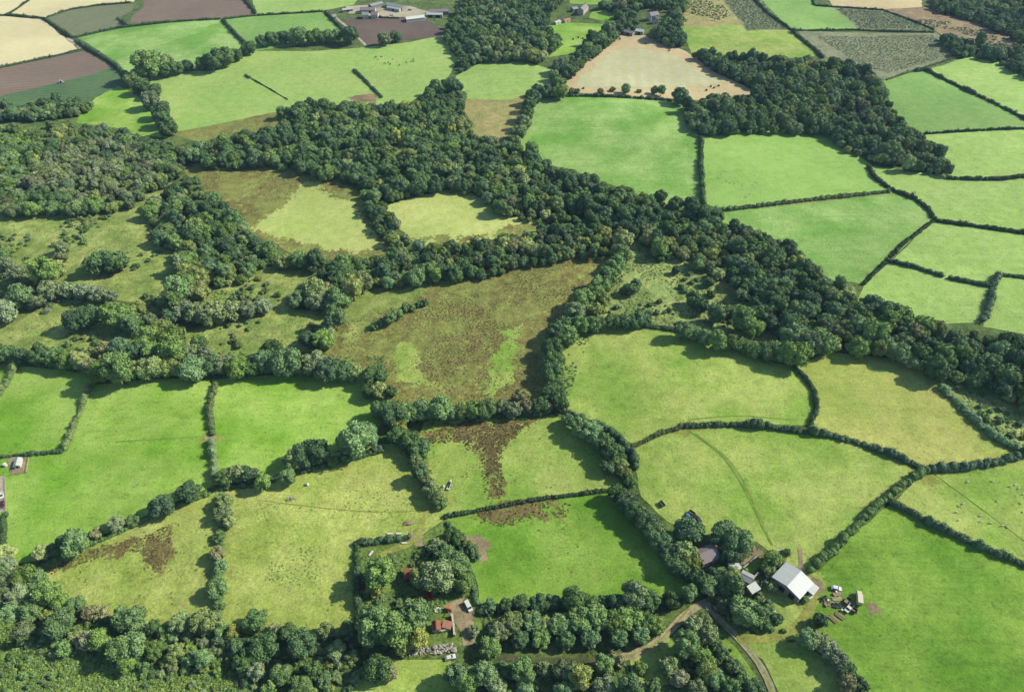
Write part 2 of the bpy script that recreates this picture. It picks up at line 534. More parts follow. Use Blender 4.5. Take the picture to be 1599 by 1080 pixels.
FIELDS = [
    # top left
    ("stubble_field", "field", "tan stubble field in the top left corner", [(-90, -60), (60, -60), (47, 0), (14, 21), (0, 23), (-90, 32)], 'straw'),
    ("stubble_field", "field", "long tan stubble field along the top edge left of the ploughed strip", [(55, -50), (225, -50), (209, 3), (150, 8), (72, 27), (18, 21), (47, 0)], 'straw'),
    ("stubble_field", "field", "pale yellow stubble field on the left edge above a ploughed strip", [(-90, 25), (0, 25), (66, 30), (121, 76), (60, 92), (0, 106), (-90, 125)], 'straw'),
    ("crop_field", "field", "grey green crop field in diagonal stripes", [(72, 27), (110, 15), (150, 9), (208, 6), (207, 16), (187, 28), (200, 39), (115, 57)], 'stripecrop'),
    ("ploughed_field", "field", "purple brown ploughed field at the top between two hedges", [(203, 36), (205, 26), (224, 12), (228, -40), (372, -40), (398, 21), (347, 29)], 'plough'),
    ("grass_field", "field", "bright green field under the topmost long hedge, left of centre", [(118, 58), (200, 42), (347, 30), (384, 71), (330, 98), (225, 118), (193, 112), (180, 99), (150, 76)], 'vivid2'),
    ("grass_field", "field", "green field above the row of tall roadside trees", [(349, 29), (500, 18), (525, 38), (542, 56), (480, 68), (400, 80), (384, 70)], 'fargreen'),
    ("grass_field", "field", "pale yellow green field at the top edge beside the farmstead", [(378, -40), (600, -40), (552, 8), (502, 17), (402, 23)], 'palefar'),
    ("ploughed_field", "field", "brown ploughed strip at the left edge below the pale yellow field", [(-90, 130), (0, 107), (132, 78), (174, 105), (140, 117), (0, 151), (-90, 172)], 'plough'),
    ("crop_field", "field", "dark leafy crop strip below the ploughed strip on the left", [(-90, 172), (0, 151), (140, 117), (175, 104), (195, 122), (182, 138), (130, 158), (0, 168), (-90, 190)], 'darkcrop'),
    ("grass_field", "field", "small vivid green field with tree shadows beside the left wood", [(118, 192), (128, 172), (150, 152), (185, 134), (215, 150), (245, 190), (262, 215), (215, 212), (180, 200)], 'vivid'),
    ("grass_field", "field", "broad pale green field in the upper left centre", [(222, 125), (262, 113), (330, 110), (400, 80), (480, 80), (560, 75), (640, 66), (700, 54), (715, 95), (700, 120), (640, 160), (590, 165), (500, 165), (450, 175), (400, 182), (330, 196), (270, 207), (250, 160)], 'palefar'),
    ("rough_ground", "field", "narrow brown rough strip below the broad pale field", [(265, 208), (330, 196), (400, 181), (445, 173), (440, 200), (380, 215), (310, 222)], 'brown'),
    ("ploughed_field", "field", "dark ploughed field in front of the farmstead", [(535, 30), (565, 27), (662, 29), (695, 47), (690, 58), (640, 62), (600, 70), (572, 72), (556, 52)], 'plough2'),
    ("grass_field", "field", "rounded pale field enclosed by woods at the upper centre", [(712, 140), (710, 120), (750, 98), (800, 90), (865, 110), (858, 130), (820, 146), (800, 157), (725, 157)], 'lime'),
    ("rough_ground", "field", "tan green rough pasture narrowing below the rounded pale field", [(718, 155), (800, 156), (825, 145), (805, 200), (780, 222), (740, 212), (722, 185)], 'tan'),
    ("grass_field", "field", "small vivid lawn-like field below the top centre house", [(850, 45), (870, 34), (905, 36), (950, 38), (935, 62), (905, 82), (855, 90), (880, 70)], 'vivid'),
    ("lawn", "lawn", "bright green lawn right of the long top centre house", [(925, 18), (985, 14), (985, 25), (940, 32), (920, 28)], 'vivid'),
    ("lawn", "lawn", "bright green strip of garden at the top edge behind the house", [(890, -8), (950, -8), (950, 8), (890, 6)], 'vivid'),
    ("stubble_field", "field", "pinkish straw stubble field dotted with dark bales", [(945, 55), (1005, 55), (1070, 80), (1120, 115), (1180, 142), (1165, 150), (1100, 156), (1060, 156), (950, 150), (870, 142), (850, 134), (890, 105), (930, 74)], 'stubble'),
    ("grass_field", "field", "yellowish green field above the wooded belt at the upper right", [(1062, 42), (1150, 38), (1235, 46), (1280, 86), (1250, 92), (1180, 88), (1080, 84)], 'olive2'),
    ("rough_ground", "field", "pale scrubby ground at the top edge right of the white house", [(1050, -40), (1105, -40), (1160, 40), (1068, 44)], 'tan'),
    ("rough_ground", "field", "dark plantation ground at the top edge, a wedge between two fields", [(1095, -40), (1165, -40), (1237, 47), (1165, 48)], 'scrubg'),
    ("grass_field", "field", "pale blue green field at the top right edge", [(1160, -40), (1262, -40), (1270, 8), (1302, 10), (1340, 45), (1240, 48), (1200, 20)], 'fargreen'),
    ("stubble_field", "field", "tan field on the top right edge above the dark scrub", [(1265, -40), (1440, -40), (1440, 12), (1380, 15), (1300, 9)], 'stubble'),
    ("rough_ground", "field", "dark scrub plot below the tan field at the top right", [(1298, 11), (1380, 15), (1460, 46), (1343, 46)], 'scrubg'),
    ("rough_ground", "field", "large brownish plot of low dark scrub at the upper right", [(1243, 48), (1462, 51), (1500, 86), (1440, 107), (1384, 126), (1340, 108), (1285, 88)], 'scrubg'),
    ("rough_ground", "field", "brown heathy ground below the top right wood", [(1380, 15), (1450, 12), (1500, 28), (1690, 60), (1690, 90), (1550, 82), (1470, 54), (1455, 45)], 'heath'),
    ("grass_field", "field", "green field right of the upper right wood, below the scrub plot", [(1380, 126), (1430, 111), (1446, 110), (1599, 184), (1690, 215), (1690, 202), (1599, 200), (1445, 208), (1410, 205), (1390, 160)], 'fargreen'),
    ("grass_field", "field", "bright lime field at the upper right edge", [(1446, 110), (1522, 85), (1562, 93), (1599, 112), (1690, 150), (1690, 215), (1599, 183)], 'lime'),
    ("grass_field", "field", "lime field on the right edge between two thin hedges", [(1440, 209), (1599, 200), (1690, 198), (1690, 276), (1599, 273), (1490, 278), (1450, 250)], 'lime'),
    ("grass_field", "field", "lime field on the right edge above the long curving hedge", [(1355, 258), (1480, 275), (1560, 278), (1690, 276), (1690, 374), (1599, 362), (1462, 343), (1450, 322), (1400, 297), (1370, 280)], 'lime'),
    ("grass_field", "field", "striped lime green field with sheep beside the upper right wood", [(1097, 210), (1200, 200), (1290, 200), (1330, 235), (1360, 258), (1370, 280), (1396, 298), (1250, 314), (1120, 326), (1100, 318)], 'limestripe'),
    ("grass_field", "field", "large vivid green field below the stubble field", [(815, 160), (870, 148), (1000, 150), (1060, 158), (1090, 200), (1096, 320), (1060, 325), (1000, 305), (920, 275), (800, 240), (818, 200)], 'vivid2'),
    ("grass_field", "field", "vivid green field between the river wood and the curving hedge", [(1095, 345), (1110, 328), (1250, 315), (1396, 298), (1432, 309), (1458, 343), (1348, 444), (1290, 435), (1250, 400), (1190, 362)], 'vivid2'),
    ("grass_field", "field", "light green field on the right edge below the curving hedge", [(1458, 344), (1599, 363), (1690, 374), (1690, 441), (1599, 432), (1560, 428), (1550, 446), (1395, 406)], 'lime'),
    ("grass_field", "field", "small lime field above the river wood at the right", [(1393, 406), (1550, 446), (1537, 505), (1430, 505), (1340, 468), (1348, 442)], 'lime'),
    ("grass_field", "field", "corner field on the right edge right of the short thick hedge", [(1556, 428), (1599, 432), (1690, 441), (1690, 530), (1599, 522), (1535, 510), (1550, 470)], 'lime'),
    # middle
    ("wet_meadow", "meadow", "brown rushy wet meadow left of the narrow tree strip", [(285, 262), (400, 250), (500, 278), (550, 292), (590, 345), (615, 395), (560, 408), (480, 405), (430, 385), (365, 345), (320, 310)], 'brown', 2.0),
    ("wet_meadow", "meadow", "bright yellow green wet meadow right of the narrow tree strip", [(600, 322), (640, 310), (700, 295), (735, 300), (800, 338), (860, 348), (820, 372), (700, 382), (650, 382), (620, 355)], 'pondgreen', 1.5),
    ("rough_meadow", "meadow", "tawny rough meadow at the left edge below the left wood", [(-90, 335), (110, 332), (110, 395), (60, 430), (0, 425), (-90, 430)], 'meadow', 2.0),
    ("rough_meadow", "meadow", "tawny rough meadow around the dark oval tree clump", [(105, 335), (225, 325), (250, 385), (300, 395), (280, 455), (240, 500), (205, 470), (130, 470), (60, 450), (95, 395)], 'meadow', 2.0),
    ("rough_meadow", "meadow", "light green rough meadow at the left edge below the pale willows", [(-90, 475), (60, 465), (150, 468), (225, 500), (230, 525), (160, 565), (0, 560), (-90, 560)], 'meadow', 2.0),
    ("rough_meadow", "meadow", "small light clearing on the right edge of the left wood", [(190, 300), (265, 280), (285, 300), (215, 330)], 'meadow', 1.5),
    ("rough_meadow", "meadow", "reddish olive meadow above the row of pale willows", [(305, 455), (400, 418), (475, 412), (500, 440), (455, 485), (380, 478), (320, 482)], 'meadow', 2.0),
    ("rough_meadow", "meadow", "olive meadow below the row of pale willows", [(270, 525), (380, 488), (440, 482), (515, 490), (500, 545), (420, 560), (300, 555)], 'meadow', 2.0),
    ("rushy_meadow", "meadow", "large brown rush meadow streaked with green at the centre", [(505, 560), (535, 470), (620, 440), (700, 435), (830, 408), (880, 395), (950, 400), (950, 430), (880, 500), (860, 550), (870, 640), (820, 648), (700, 648), (610, 645), (560, 590)], 'brown', 2.0),
    ("tussocky_meadow", "meadow", "tussocky olive meadow dotted with bushes beside the river wood", [(960, 370), (1000, 370), (1070, 400), (1140, 440), (1200, 490), (1260, 545), (1200, 560), (1080, 525), (1000, 512), (900, 530), (880, 505), (950, 430)], 'tuft', 2.0),
    ("grass_field", "field", "pale yellow green field above the long arched hedge", [(870, 600), (872, 540), (920, 515), (1000, 508), (1060, 513), (1140, 545), (1245, 575), (1275, 608), (1278, 640), (1264, 664), (1180, 664), (1070, 664), (990, 694), (960, 675), (890, 645)], 'olive2'),
    ("grass_field", "field", "pale straw green field in the right bay of the river wood", [(1243, 575), (1290, 548), (1400, 560), (1490, 598), (1515, 645), (1610, 710), (1560, 718), (1450, 730), (1350, 692), (1264, 664), (1278, 635), (1274, 608)], 'olive'),
    ("scrub_ground", "scrubland", "tussocky scrub corner on the right edge below the river wood", [(1480, 590), (1560, 595), (1690, 640), (1690, 730), (1610, 710), (1515, 648)], 'tuft', 2.0),
    ("grass_field", "field", "yellow green field sloping to the barn", [(985, 700), (1070, 664), (1180, 663), (1280, 675), (1380, 705), (1445, 730), (1385, 775), (1330, 830), (1272, 890), (1220, 875), (1180, 845), (1095, 835), (1045, 815), (1000, 775)], 'olive2'),
    ("grass_field", "field", "pale green field with scattered sheep on the right edge", [(1445, 732), (1599, 712), (1690, 700), (1690, 920), (1599, 878), (1500, 838), (1395, 785)], 'olive2'),
    ("grass_field", "field", "large vivid green field in the bottom right corner", [(1396, 785), (1480, 828), (1560, 866), (1599, 882), (1690, 925), (1690, 1200), (1370, 1200), (1335, 1070), (1300, 1010), (1265, 1000), (1270, 900), (1330, 835)], 'deep'),
    ("grass_field", "field", "deep green paddock at the lower centre between hedge and tree lines", [(695, 808), (800, 784), (970, 762), (1010, 800), (1060, 870), (1095, 930), (1000, 940), (870, 945), (752, 950), (740, 900), (718, 850)], 'core'),
    ("grass_field", "field", "light green pasture split by brown rushes above the deep green paddock", [(655, 690), (665, 655), (760, 645), (850, 640), (890, 660), (930, 700), (975, 760), (900, 768), (760, 795), (690, 805), (670, 740)], 'olive2', 1.5),
    ("grass_field", "field", "vivid green paddock on the left edge below the tree belt", [(-90, 570), (0, 568), (145, 585), (142, 605), (102, 703), (0, 711), (-90, 720)], 'vivid'),
    ("grass_field", "field", "vivid green field with the long grass slope at the left", [(146, 600), (250, 590), (330, 592), (330, 640), (336, 755), (295, 775), (180, 828), (60, 875), (-10, 890), (-90, 900), (-90, 720), (0, 711), (102, 703)], 'vivid'),
    ("grass_field", "field", "vivid green field right of the thin upright hedge", [(331, 592), (480, 580), (590, 592), (605, 640), (580, 690), (480, 715), (400, 750), (337, 757)], 'vivid'),
    ("grass_field", "field", "large faded olive pasture at the lower left centre", [(337, 765), (400, 745), (480, 715), (590, 695), (645, 690), (675, 770), (700, 806), (655, 840), (558, 848), (556, 985), (480, 1000), (360, 985), (335, 950), (350, 850)], 'pasture'),
    ("grass_field", "field", "three cornered olive pasture with a brown rush patch at the lower left", [(45, 895), (150, 842), (335, 768), (345, 840), (336, 975), (260, 985), (180, 962), (80, 930)], 'pasture'),
    ("garden_ground", "garden", "overgrown garden ground around the ruined cottage", [(558, 847), (655, 838), (700, 808), (722, 850), (748, 950), (755, 1005), (700, 1012), (560, 1005)], 'verge'),
    ("grass_field", "field", "small green clearing below the white car at the bottom", [(545, 1050), (600, 1026), (700, 1030), (712, 1060), (720, 1150), (545, 1150)], 'olive2'),
    ("grass_field", "field", "green grass verge inside the bend of the gravel track", [(985, 1030), (1040, 990), (1060, 1010), (1070, 1060), (1010, 1075), (985, 1050)], 'olive2'),
    ("grass_field", "field", "olive green field between the lane and the bottom right hedge", [(1150, 1003), (1250, 1003), (1300, 1030), (1330, 1090), (1340, 1200), (1240, 1200), (1215, 1080), (1190, 1030)], 'olive2'),
    ("grass_verge", "verge", "strip of grass along the left side of the lane at the bottom", [(1115, 975), (1150, 1010), (1185, 1060), (1195, 1120), (1175, 1120), (1150, 1050), (1110, 1000)], 'olive2'),
    ("bracken_ground", "undergrowth", "bracken covered ground in the bottom left corner", [(-90, 990), (60, 1000), (130, 1030), (250, 1045), (340, 1055), (430, 1075), (430, 1200), (-90, 1200)], 'verge', 2.0),
]
for fd in FIELDS:
    field(*fd)

PATCHES = [
    ("worn_gateway", "earth", "worn grass at the gap in the long arched hedge", [(1058, 660), (1078, 655), (1092, 672), (1070, 682), (1056, 674)], 'wheel', 1.8),
    ("worn_gateway", "earth", "worn grass where three hedges meet above the sheep field", [(1440, 738), (1458, 736), (1464, 752), (1446, 756)], 'wheel', 1.8),
    ("worn_gateway", "earth", "worn grass at the corner gateway of the cart track", [(640, 828), (662, 826), (660, 852), (636, 850)], 'dirt', 1.8),
    ("worn_gateway", "earth", "worn grass by the gap in the thin upright hedge", [(312, 678), (330, 676), (346, 684), (330, 692), (312, 690)], 'wheel', 1.6),
    ("farm_yard", "yard", "grassy yard around the grey and white barn", [(1195, 905), (1245, 872), (1270, 882), (1288, 905), (1280, 935), (1266, 965), (1245, 998), (1185, 998), (1168, 960)], 'olive2', 1.5),
    ("wet_meadow", "meadow", "bright green tongue of wet meadow left of the narrow tree strip", [(440, 322), (470, 288), (500, 282), (505, 300), (548, 318), (565, 345), (605, 388), (560, 396), (500, 386), (385, 356), (410, 345)], 'pondgreen', 3.5),
    ("rushy_patch", "rushes", "brown patch along the lower edge of the right wet meadow", [(645, 372), (690, 364), (730, 370), (760, 362), (800, 352), (850, 345), (858, 352), (800, 374), (700, 384), (650, 384)], 'brown', 2.0),
    ("green_patch", "grass", "yellow green upper corner of the large brown rush meadow", [(545, 470), (570, 458), (640, 446), (680, 445), (640, 472), (590, 500), (545, 540), (535, 520)], 'meadow', 4.0),
    ("green_patch", "grass", "long green streak down the middle of the brown rush meadow", [(630, 540), (645, 535), (655, 580), (680, 600), (665, 606), (630, 595), (618, 575)], 'olive2', 3.5),
    ("green_patch", "grass", "bright green streaks at the right side of the brown rush meadow", [(790, 520), (815, 505), (808, 560), (800, 590), (770, 625), (755, 620), (770, 575), (780, 545)], 'olive2', 3.5),
    ("rushy_patch", "rushes", "brown rush bed running down between the two light pasture halves", [(720, 660), (780, 655), (830, 655), (820, 668), (795, 690), (782, 720), (790, 760), (783, 782), (765, 785), (752, 750), (752, 705), (720, 690), (665, 692), (662, 675)], 'brownpure', 4.2),
    ("rushy_patch", "rushes", "dark brown rush patch inside the top of the deep green paddock", [(750, 796), (840, 780), (890, 782), (880, 805), (830, 808), (790, 820), (755, 812)], 'brownpure', 4.2),
    ("rushy_patch", "rushes", "dark brown rush patch in the three cornered pasture", [(225, 838), (265, 818), (268, 845), (262, 870), (250, 888), (235, 880), (228, 862), (200, 855), (150, 866), (190, 848)], 'brownpure', 4.2),
    ("rushy_patch", "rushes", "reddish rush fringe at the tip of the three cornered pasture", [(50, 893), (100, 872), (150, 858), (165, 856), (120, 880), (115, 893), (70, 898)], 'brown', 2.5),
    ("greying_stubble", "stubble", "greyish green middle of the stubble field with bales", [(955, 78), (1000, 76), (1050, 86), (1085, 110), (1130, 128), (1100, 136), (960, 138), (890, 134), (920, 108)], 'stubblemid', 3.0),
    ("bare_patch", "earth", "brown earth patch above the trees at the foot of the pale field", [(548, 152), (570, 146), (590, 148), (588, 160), (555, 162)], 'heath', 2.0),
    ("bare_patch", "earth", "ring of bare earth and rubble in the deep green paddock", [(724, 838), (748, 832), (765, 850), (764, 875), (748, 884), (742, 868), (745, 852), (728, 850)], 'dirt', 1.3),
    ("bare_patch", "earth", "bare earth slope above the walled lawn of the farm", [(1160, 878), (1178, 853), (1190, 858), (1186, 868), (1164, 886)], 'dirt', 1.3),
    ("bare_patch", "earth", "small pale worn patch in the bottom right field near the vehicles", [(1355, 944), (1368, 946), (1372, 955), (1362, 956)], 'dirt', 1.3),
    ("lawn", "lawn", "small walled lawn between the farm outbuildings", [(1163, 888), (1184, 870), (1194, 878), (1173, 897)], 'vivid', 0.1),
    ("yard", "yard", "pale concrete yard of the far farmstead", [(570, 24), (590, 12), (640, 10), (675, 20), (665, 30), (630, 27), (600, 28)], 'concrete', 0.8),
    ("yard", "yard", "pale trackside yard below the white polytunnel", [(540, 10), (590, 8), (600, 20), (545, 22)], 'concrete', 1.0),
    ("yard", "yard", "shaded earth yard between the ruined cottage and the white van", [(690, 945), (725, 935), (742, 955), (738, 1005), (722, 1010), (712, 975), (700, 955)], 'dirt', 1.3),
    ("yard", "yard", "worn earth in front of the barn's bright roof side", [(1266, 896), (1285, 905), (1290, 920), (1278, 925), (1270, 910)], 'dirt', 1.3),
    ("garden_plot", "garden", "brown garden plot in the fenced corner at the left edge", [(12, 712), (45, 714), (41, 737), (15, 741)], 'dirt', 0.2),
    ("yard", "yard", "pale paved strip at the left edge", [(-60, 745), (7, 743), (9, 800), (-60, 800)], 'concrete', 0.2),
]


def patch(name, cat, label, px, mat, jit, lift, cell=0.75):
    """ground cover with a broken, natural edge: small cells kept where an uneven distance test passes"""
    g = [U(x, y) for x, y in px]
    A = np.array([(p.x, p.y) for p in g])
    lo, hi = A.min(0) - jit - 1, A.max(0) + jit + 1
    xs = np.arange(lo[0], hi[0], cell)
    ys = np.arange(lo[1], hi[1], cell)
    X, Y = np.meshgrid(xs + cell / 2, ys + cell / 2)
    P = np.stack([X.ravel(), Y.ravel()], 1)
    sd = np.full(len(P), 1e9)
    for i in range(len(A)):
        a, b = A[i], A[(i + 1) % len(A)]
        ab = b - a
        t = np.clip(((P - a) @ ab) / (ab @ ab), 0, 1)
        sd = np.minimum(sd, np.linalg.norm(P - a - t[:, None] * ab, axis=1))
    sd *= np.where(inside(P, [tuple(q) for q in A]), 1, -1)
    near = np.abs(sd) < jit * 2.2
    nz = np.zeros(len(P))
    nz[near] = vnoise(P[near], 0.07, lift * 100) * 1.5 + vnoise(P[near], 0.3, lift * 77) * 1.2 + vnoise(P[near], 0.9, lift * 31) * 0.9
    keep = sd + nz * jit > 0
    if mat.startswith('brown'):
        ki = np.nonzero(keep)[0]
        gap = vnoise(P[ki], 0.11, lift * 13) + 0.7 * vnoise(P[ki], 0.4, lift * 17) - np.clip(sd[ki], 0, 9) * 0.045
        keep[ki[gap > 0.12]] = False
    keep = keep.reshape(len(ys), len(xs))
    nx = len(xs) + 1
    jj, ii = np.nonzero(keep)
    q = jj * nx + ii
    F_ = np.stack([q, q + 1, q + nx + 1, q + nx], 1)
    used, inv = np.unique(F_, return_inverse=True)
    vx = lo[0] + (used % nx) * cell + NR.uniform(-0.3, 0.3, len(used)) * cell
    vy = lo[1] + (used // nx) * cell + NR.uniform(-0.3, 0.3, len(used)) * cell
    me = bpy.data.meshes.new(name)
    me.from_pydata(np.stack([vx, vy, hgt(vx, vy) + lift], 1).tolist(), [], inv.reshape(-1, 4).tolist())
    me.polygons.foreach_set("use_smooth", [True] * len(me.polygons))
    me.materials.append(GM[mat])
    o = link(name, me)
    tag(o, label, cat, kind="structure")


for i, fd in enumerate(PATCHES):
    if fd[0] in ("yard", "lawn", "garden_plot"):
        field(*fd, lift=0.075 + 0.003 * i, step=2.5)
    else:
        patch(*fd, lift=0.075 + 0.003 * i, cell=1.4 if px_per_m(U(*fd[3][0])) < 2.0 else 0.8)

TRACKS = [
    ("lane", "lane", "narrow pale lane running off the bottom edge right of centre", [(1100, 940), (1122, 968), (1150, 992), (1180, 1022), (1200, 1055), (1212, 1095), (1225, 1150)], 2.8, 'lane'),
    ("lane_verge", "verge", "worn grass strip down the middle of the bottom lane", [(1118, 966), (1150, 992), (1180, 1022), (1200, 1055), (1212, 1095), (1225, 1150)], 0.9, 'wheel', 0.165),
    ("dirt_track", "track", "pale dirt track curving under the planted trees", [(1108, 938), (1080, 945), (1058, 968), (1045, 990), (1015, 1012), (985, 1026), (955, 1029)], 3.0, 'gravel'),
    ("dirt_track", "track", "earth track coloured dark for tree shade below the planted grove to the cottage yard", [(958, 1029), (940, 1030), (860, 1032), (780, 1026), (735, 1015), (722, 1000), (716, 960)], 2.4, 'shadetone'),
    ("farm_track", "track", "grassy track from the lane up to the barn", [(1150, 996), (1190, 1000), (1235, 992), (1258, 965), (1275, 930), (1285, 905)], 3.6, 'wheel'),
    ("farm_track", "track", "muddy gateway track behind the barn", [(1250, 890), (1255, 875), (1256, 862), (1249, 856)], 2.0, 'dirt'),
    ("cart_track", "track", "faint cart track in the olive pasture above the garden", [(672, 792), (660, 805), (653, 830), (650, 842)], 3.0, 'wheel'),
    ("garden_track", "track", "grass track looping inside the overgrown garden hedge", [(652, 842), (650, 852), (620, 856), (590, 862), (570, 878), (568, 905), (580, 922)], 2.8, 'wheel'),
    ("farm_lane", "track", "pale lane beside the dark ploughed field", [(522, 26), (545, 45), (572, 72)], 3.0, 'concrete'),
    ("gateway", "track", "pale gateway patch where four hedges meet at the top left", [(105, 60), (118, 68), (126, 76)], 4.0, 'concrete'),
    ("wheel_track", "track", "dark pressed wheel line from the barn across the yellow green field", [(1075, 672), (1130, 710), (1165, 765), (1190, 820), (1205, 850)], 1.2, 'darkwheel', 0.11),
    ("wheel_track", "track", "pale wheel line from the barn across the yellow green field", [(1085, 676), (1140, 715), (1170, 765), (1196, 830)], 0.8, 'wheel', 0.118),
    ("wheel_track", "track", "dark pressed line across the sheep field at the right edge", [(1455, 738), (1500, 770), (1560, 815), (1620, 860)], 0.7, 'darkwheel', 0.11),
    ("wheel_track", "track", "dark pressed line across the left vivid field to the hedge gap", [(180, 690), (240, 686), (325, 681)], 0.8, 'darkwheel', 0.11),
    ("hedge_gap", "track", "pale worn gap in the thin upright hedge", [(320, 684), (336, 681)], 2.2, 'gravel'),
    ("footpath", "path", "faint path through the pasture to the long white trailer", [(704, 790), (703, 775), (696, 765)], 1.2, 'wheel'),
    ("track_middle", "verge", "grassy middle of the dirt track under the planted trees", [(1080, 945), (1058, 968), (1045, 990), (1015, 1012), (985, 1026), (955, 1029)], 0.8, 'wheel', 0.165),
    ("wheel_track", "track", "faint line along the top hedge of the pale arched field", [(1075, 655), (1150, 648), (1235, 655)], 0.6, 'darkwheel', 0.11),
    ("wheel_track", "track", "faint pair line from the cart track across the olive pasture", [(664, 796), (600, 800), (520, 795), (400, 780)], 0.5, 'wheel', 0.11),
    ("headland", "track", "pale headland along the hedge below the striped lime field", [(1120, 330), (1250, 318), (1392, 301)], 2.0, 'tan', 0.11),
]
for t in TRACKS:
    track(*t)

# ------------------------------------------------------------------ foliage building blocks


def quads(P, N, size, rng, squash=0.75):
    n = len(P)
    t = rng.normal(size=(n, 3))
    t -= N * np.sum(t * N, 1)[:, None]
    t /= np.linalg.norm(t, axis=1)[:, None] + 1e-9
    b = np.cross(N, t)
    s = size * rng.uniform(0.65, 1.35, n)[:, None]
    j = lambda: rng.uniform(0.55, 1.0, n)[:, None]
    V = np.empty((n, 4, 3))
    V[:, 0] = P - t * s * 0.5 * j() - b * s * 0.5 * squash * j()
    V[:, 1] = P + t * s * 0.5 * j() - b * s * 0.5 * squash * j()
    V[:, 2] = P + t * s * 0.5 * j() + b * s * 0.5 * squash * j()
    V[:, 3] = P - t * s * 0.5 * j() + b * s * 0.5 * squash * j()
    f = np.arange(n * 4).reshape(n, 4)
    return V.reshape(-1, 3), f


def unit(v):
    return v / (np.linalg.norm(v, axis=-1, keepdims=True) + 1e-9)


_ico = {}


def ico(sub):
    if sub not in _ico:
        bm = bmesh.new()
        bmesh.ops.create_icosphere(bm, subdivisions=sub, radius=1.0)
        bm.verts.ensure_lookup_table()
        _ico[sub] = (np.array([v.co[:] for v in bm.verts]), np.array([[v.index for v in f.verts] for f in bm.faces]))
        bm.free()
    return _ico[sub]


def foliage_mesh(name, parts, mat):
    """parts: list of (verts, faces, smooth)"""
    vs, fs, sm, off = [], [], [], 0
    for v, f, s in parts:
        vs.append(v)
        fs += (f + off).tolist()
        sm += [s] * len(f)
        off += len(v)
    me = bpy.data.meshes.new(name)
    me.from_pydata(np.concatenate(vs).tolist(), [], fs)
    me.polygons.foreach_set("use_smooth", sm)
    me.materials.append(mat)
    return me


def crown_parts(seed, Rr=5.0, zc=6.2, hz=4.3, lobes=13, leaf=0.75, n=1500, lob_r=(0.34, 0.52), low=-0.75):
    rng = np.random.default_rng(seed)
    C, Q = [], []
    C.append((0, 0, zc)); Q.append(Rr * 0.62)
    for k in range(lobes):
        a = k * 2.39996 + rng.uniform(-0.5, 0.5)
        e = low + (0.97 - low) * ((k + 0.5) / lobes)
        rr = math.sqrt(max(0.0, 1 - e * e * 0.9)) * rng.uniform(0.5, 0.78)
        C.append((math.cos(a) * rr * Rr, math.sin(a) * rr * Rr, zc + e * hz * rng.uniform(0.55, 0.75)))
        Q.append(Rr * rng.uniform(*lob_r))
    C, Q = np.array(C), np.array(Q)
    parts = []
    iv, if_ = ico(2)
    for c, q in zip(C, Q):
        d = rng.uniform(0.78, 0.93, len(iv))[:, None]
        v = iv * q * d
        v[:, 2] *= 0.85
        parts.append((v + c, if_, False))
    # leaf clumps on the lobes' outer shells
    w = Q ** 2 / np.sum(Q ** 2)
    k = rng.choice(len(Q), size=n * 2, p=w)
    dirs = unit(rng.normal(size=(n * 2, 3)) + np.array([0, 0, 0.25]))
    P = C[k] + dirs * (Q[k] * rng.uniform(0.82, 1.12, n * 2))[:, None] * np.array([1, 1, 0.88])
    dist = np.min(np.linalg.norm((P[:, None] - C[None]) / np.array([1, 1, 0.88]), axis=2) / Q[None], axis=1)
    keep = (dist > 0.80) & (P[:, 2] > 0.25)
    P, dirs = P[keep][:n], dirs[keep][:n]
    N = unit(dirs + 0.8 * rng.normal(size=P.shape))
    v, f = quads(P, N, leaf, rng)
    parts.append((v, f, False))
    return parts


def trunk_mesh(name, h, r0, seed, limbs=5):
    rng = random.Random(seed)
    verts, faces = [], []

    def tube(a, b, ra, rb, seg=7):
        d = (b - a).normalized()
        u = d.orthogonal().normalized()
        w = d.cross(u)
        k = len(verts)
        for p, r in ((a, ra), ((a + b) / 2 + u * r0 * 0.15, (ra + rb) / 2), (b, rb)):
            for i in range(seg):
                t = 2 * math.pi * i / seg
                verts.append(tuple(p + u * math.cos(t) * r + w * math.sin(t) * r))
        for s in range(2):
            for i in range(seg):
                j = (i + 1) % seg
                faces.append((k + s * seg + i, k + s * seg + j, k + (s + 1) * seg + j, k + (s + 1) * seg + i))
    tube(Vector((0, 0, -0.4)), Vector((0, 0, h)), r0 * 1.25, r0 * 0.6)
    for i in range(limbs):
        a = i * 2.4 + rng.uniform(-0.3, 0.3)
        z0 = h * rng.uniform(0.55, 0.95)
        l = h * rng.uniform(0.55, 0.8)
        tube(Vector((0, 0, z0)), Vector((math.cos(a) * l * 0.8, math.sin(a) * l * 0.8, z0 + l * 0.75)), r0 * 0.45, r0 * 0.14)
    me = bpy.data.meshes.new(name)
    me.from_pydata(verts, [], faces)
    me.materials.append(PM['bark'])
    return me


SHAPES = {  # broad oak-like, tall ash-like, low willow-like crowns
    'broad': [crown_parts(s, 5.0, 5.0, 4.2, 15, 0.66, 1900, low=-0.85) for s in (1, 2, 3)],
    'tall': [crown_parts(s, 4.1, 6.2, 5.6, 15, 0.62, 1800, (0.36, 0.55), -0.85) for s in (11, 12)],
    'low': [crown_parts(s, 4.6, 4.0, 3.6, 20, 0.60, 1700, (0.24, 0.38), -0.95) for s in (21, 22, 23)],
    'bush': [crown_parts(s, 2.5, 1.5, 1.7, 10, 0.48, 700, (0.34, 0.5), -0.8) for s in (31, 32, 33)],
}
TRUNKS = {'broad': trunk_mesh("trunk", 5.2, 0.38, 5), 'tall': trunk_mesh("trunk", 6.5, 0.34, 6), 'low': trunk_mesh("trunk", 3.2, 0.28, 7)}
RADIUS = {'broad': 5.0, 'tall': 4.1, 'low': 4.6, 'bush': 2.5}
CROWNS = {}


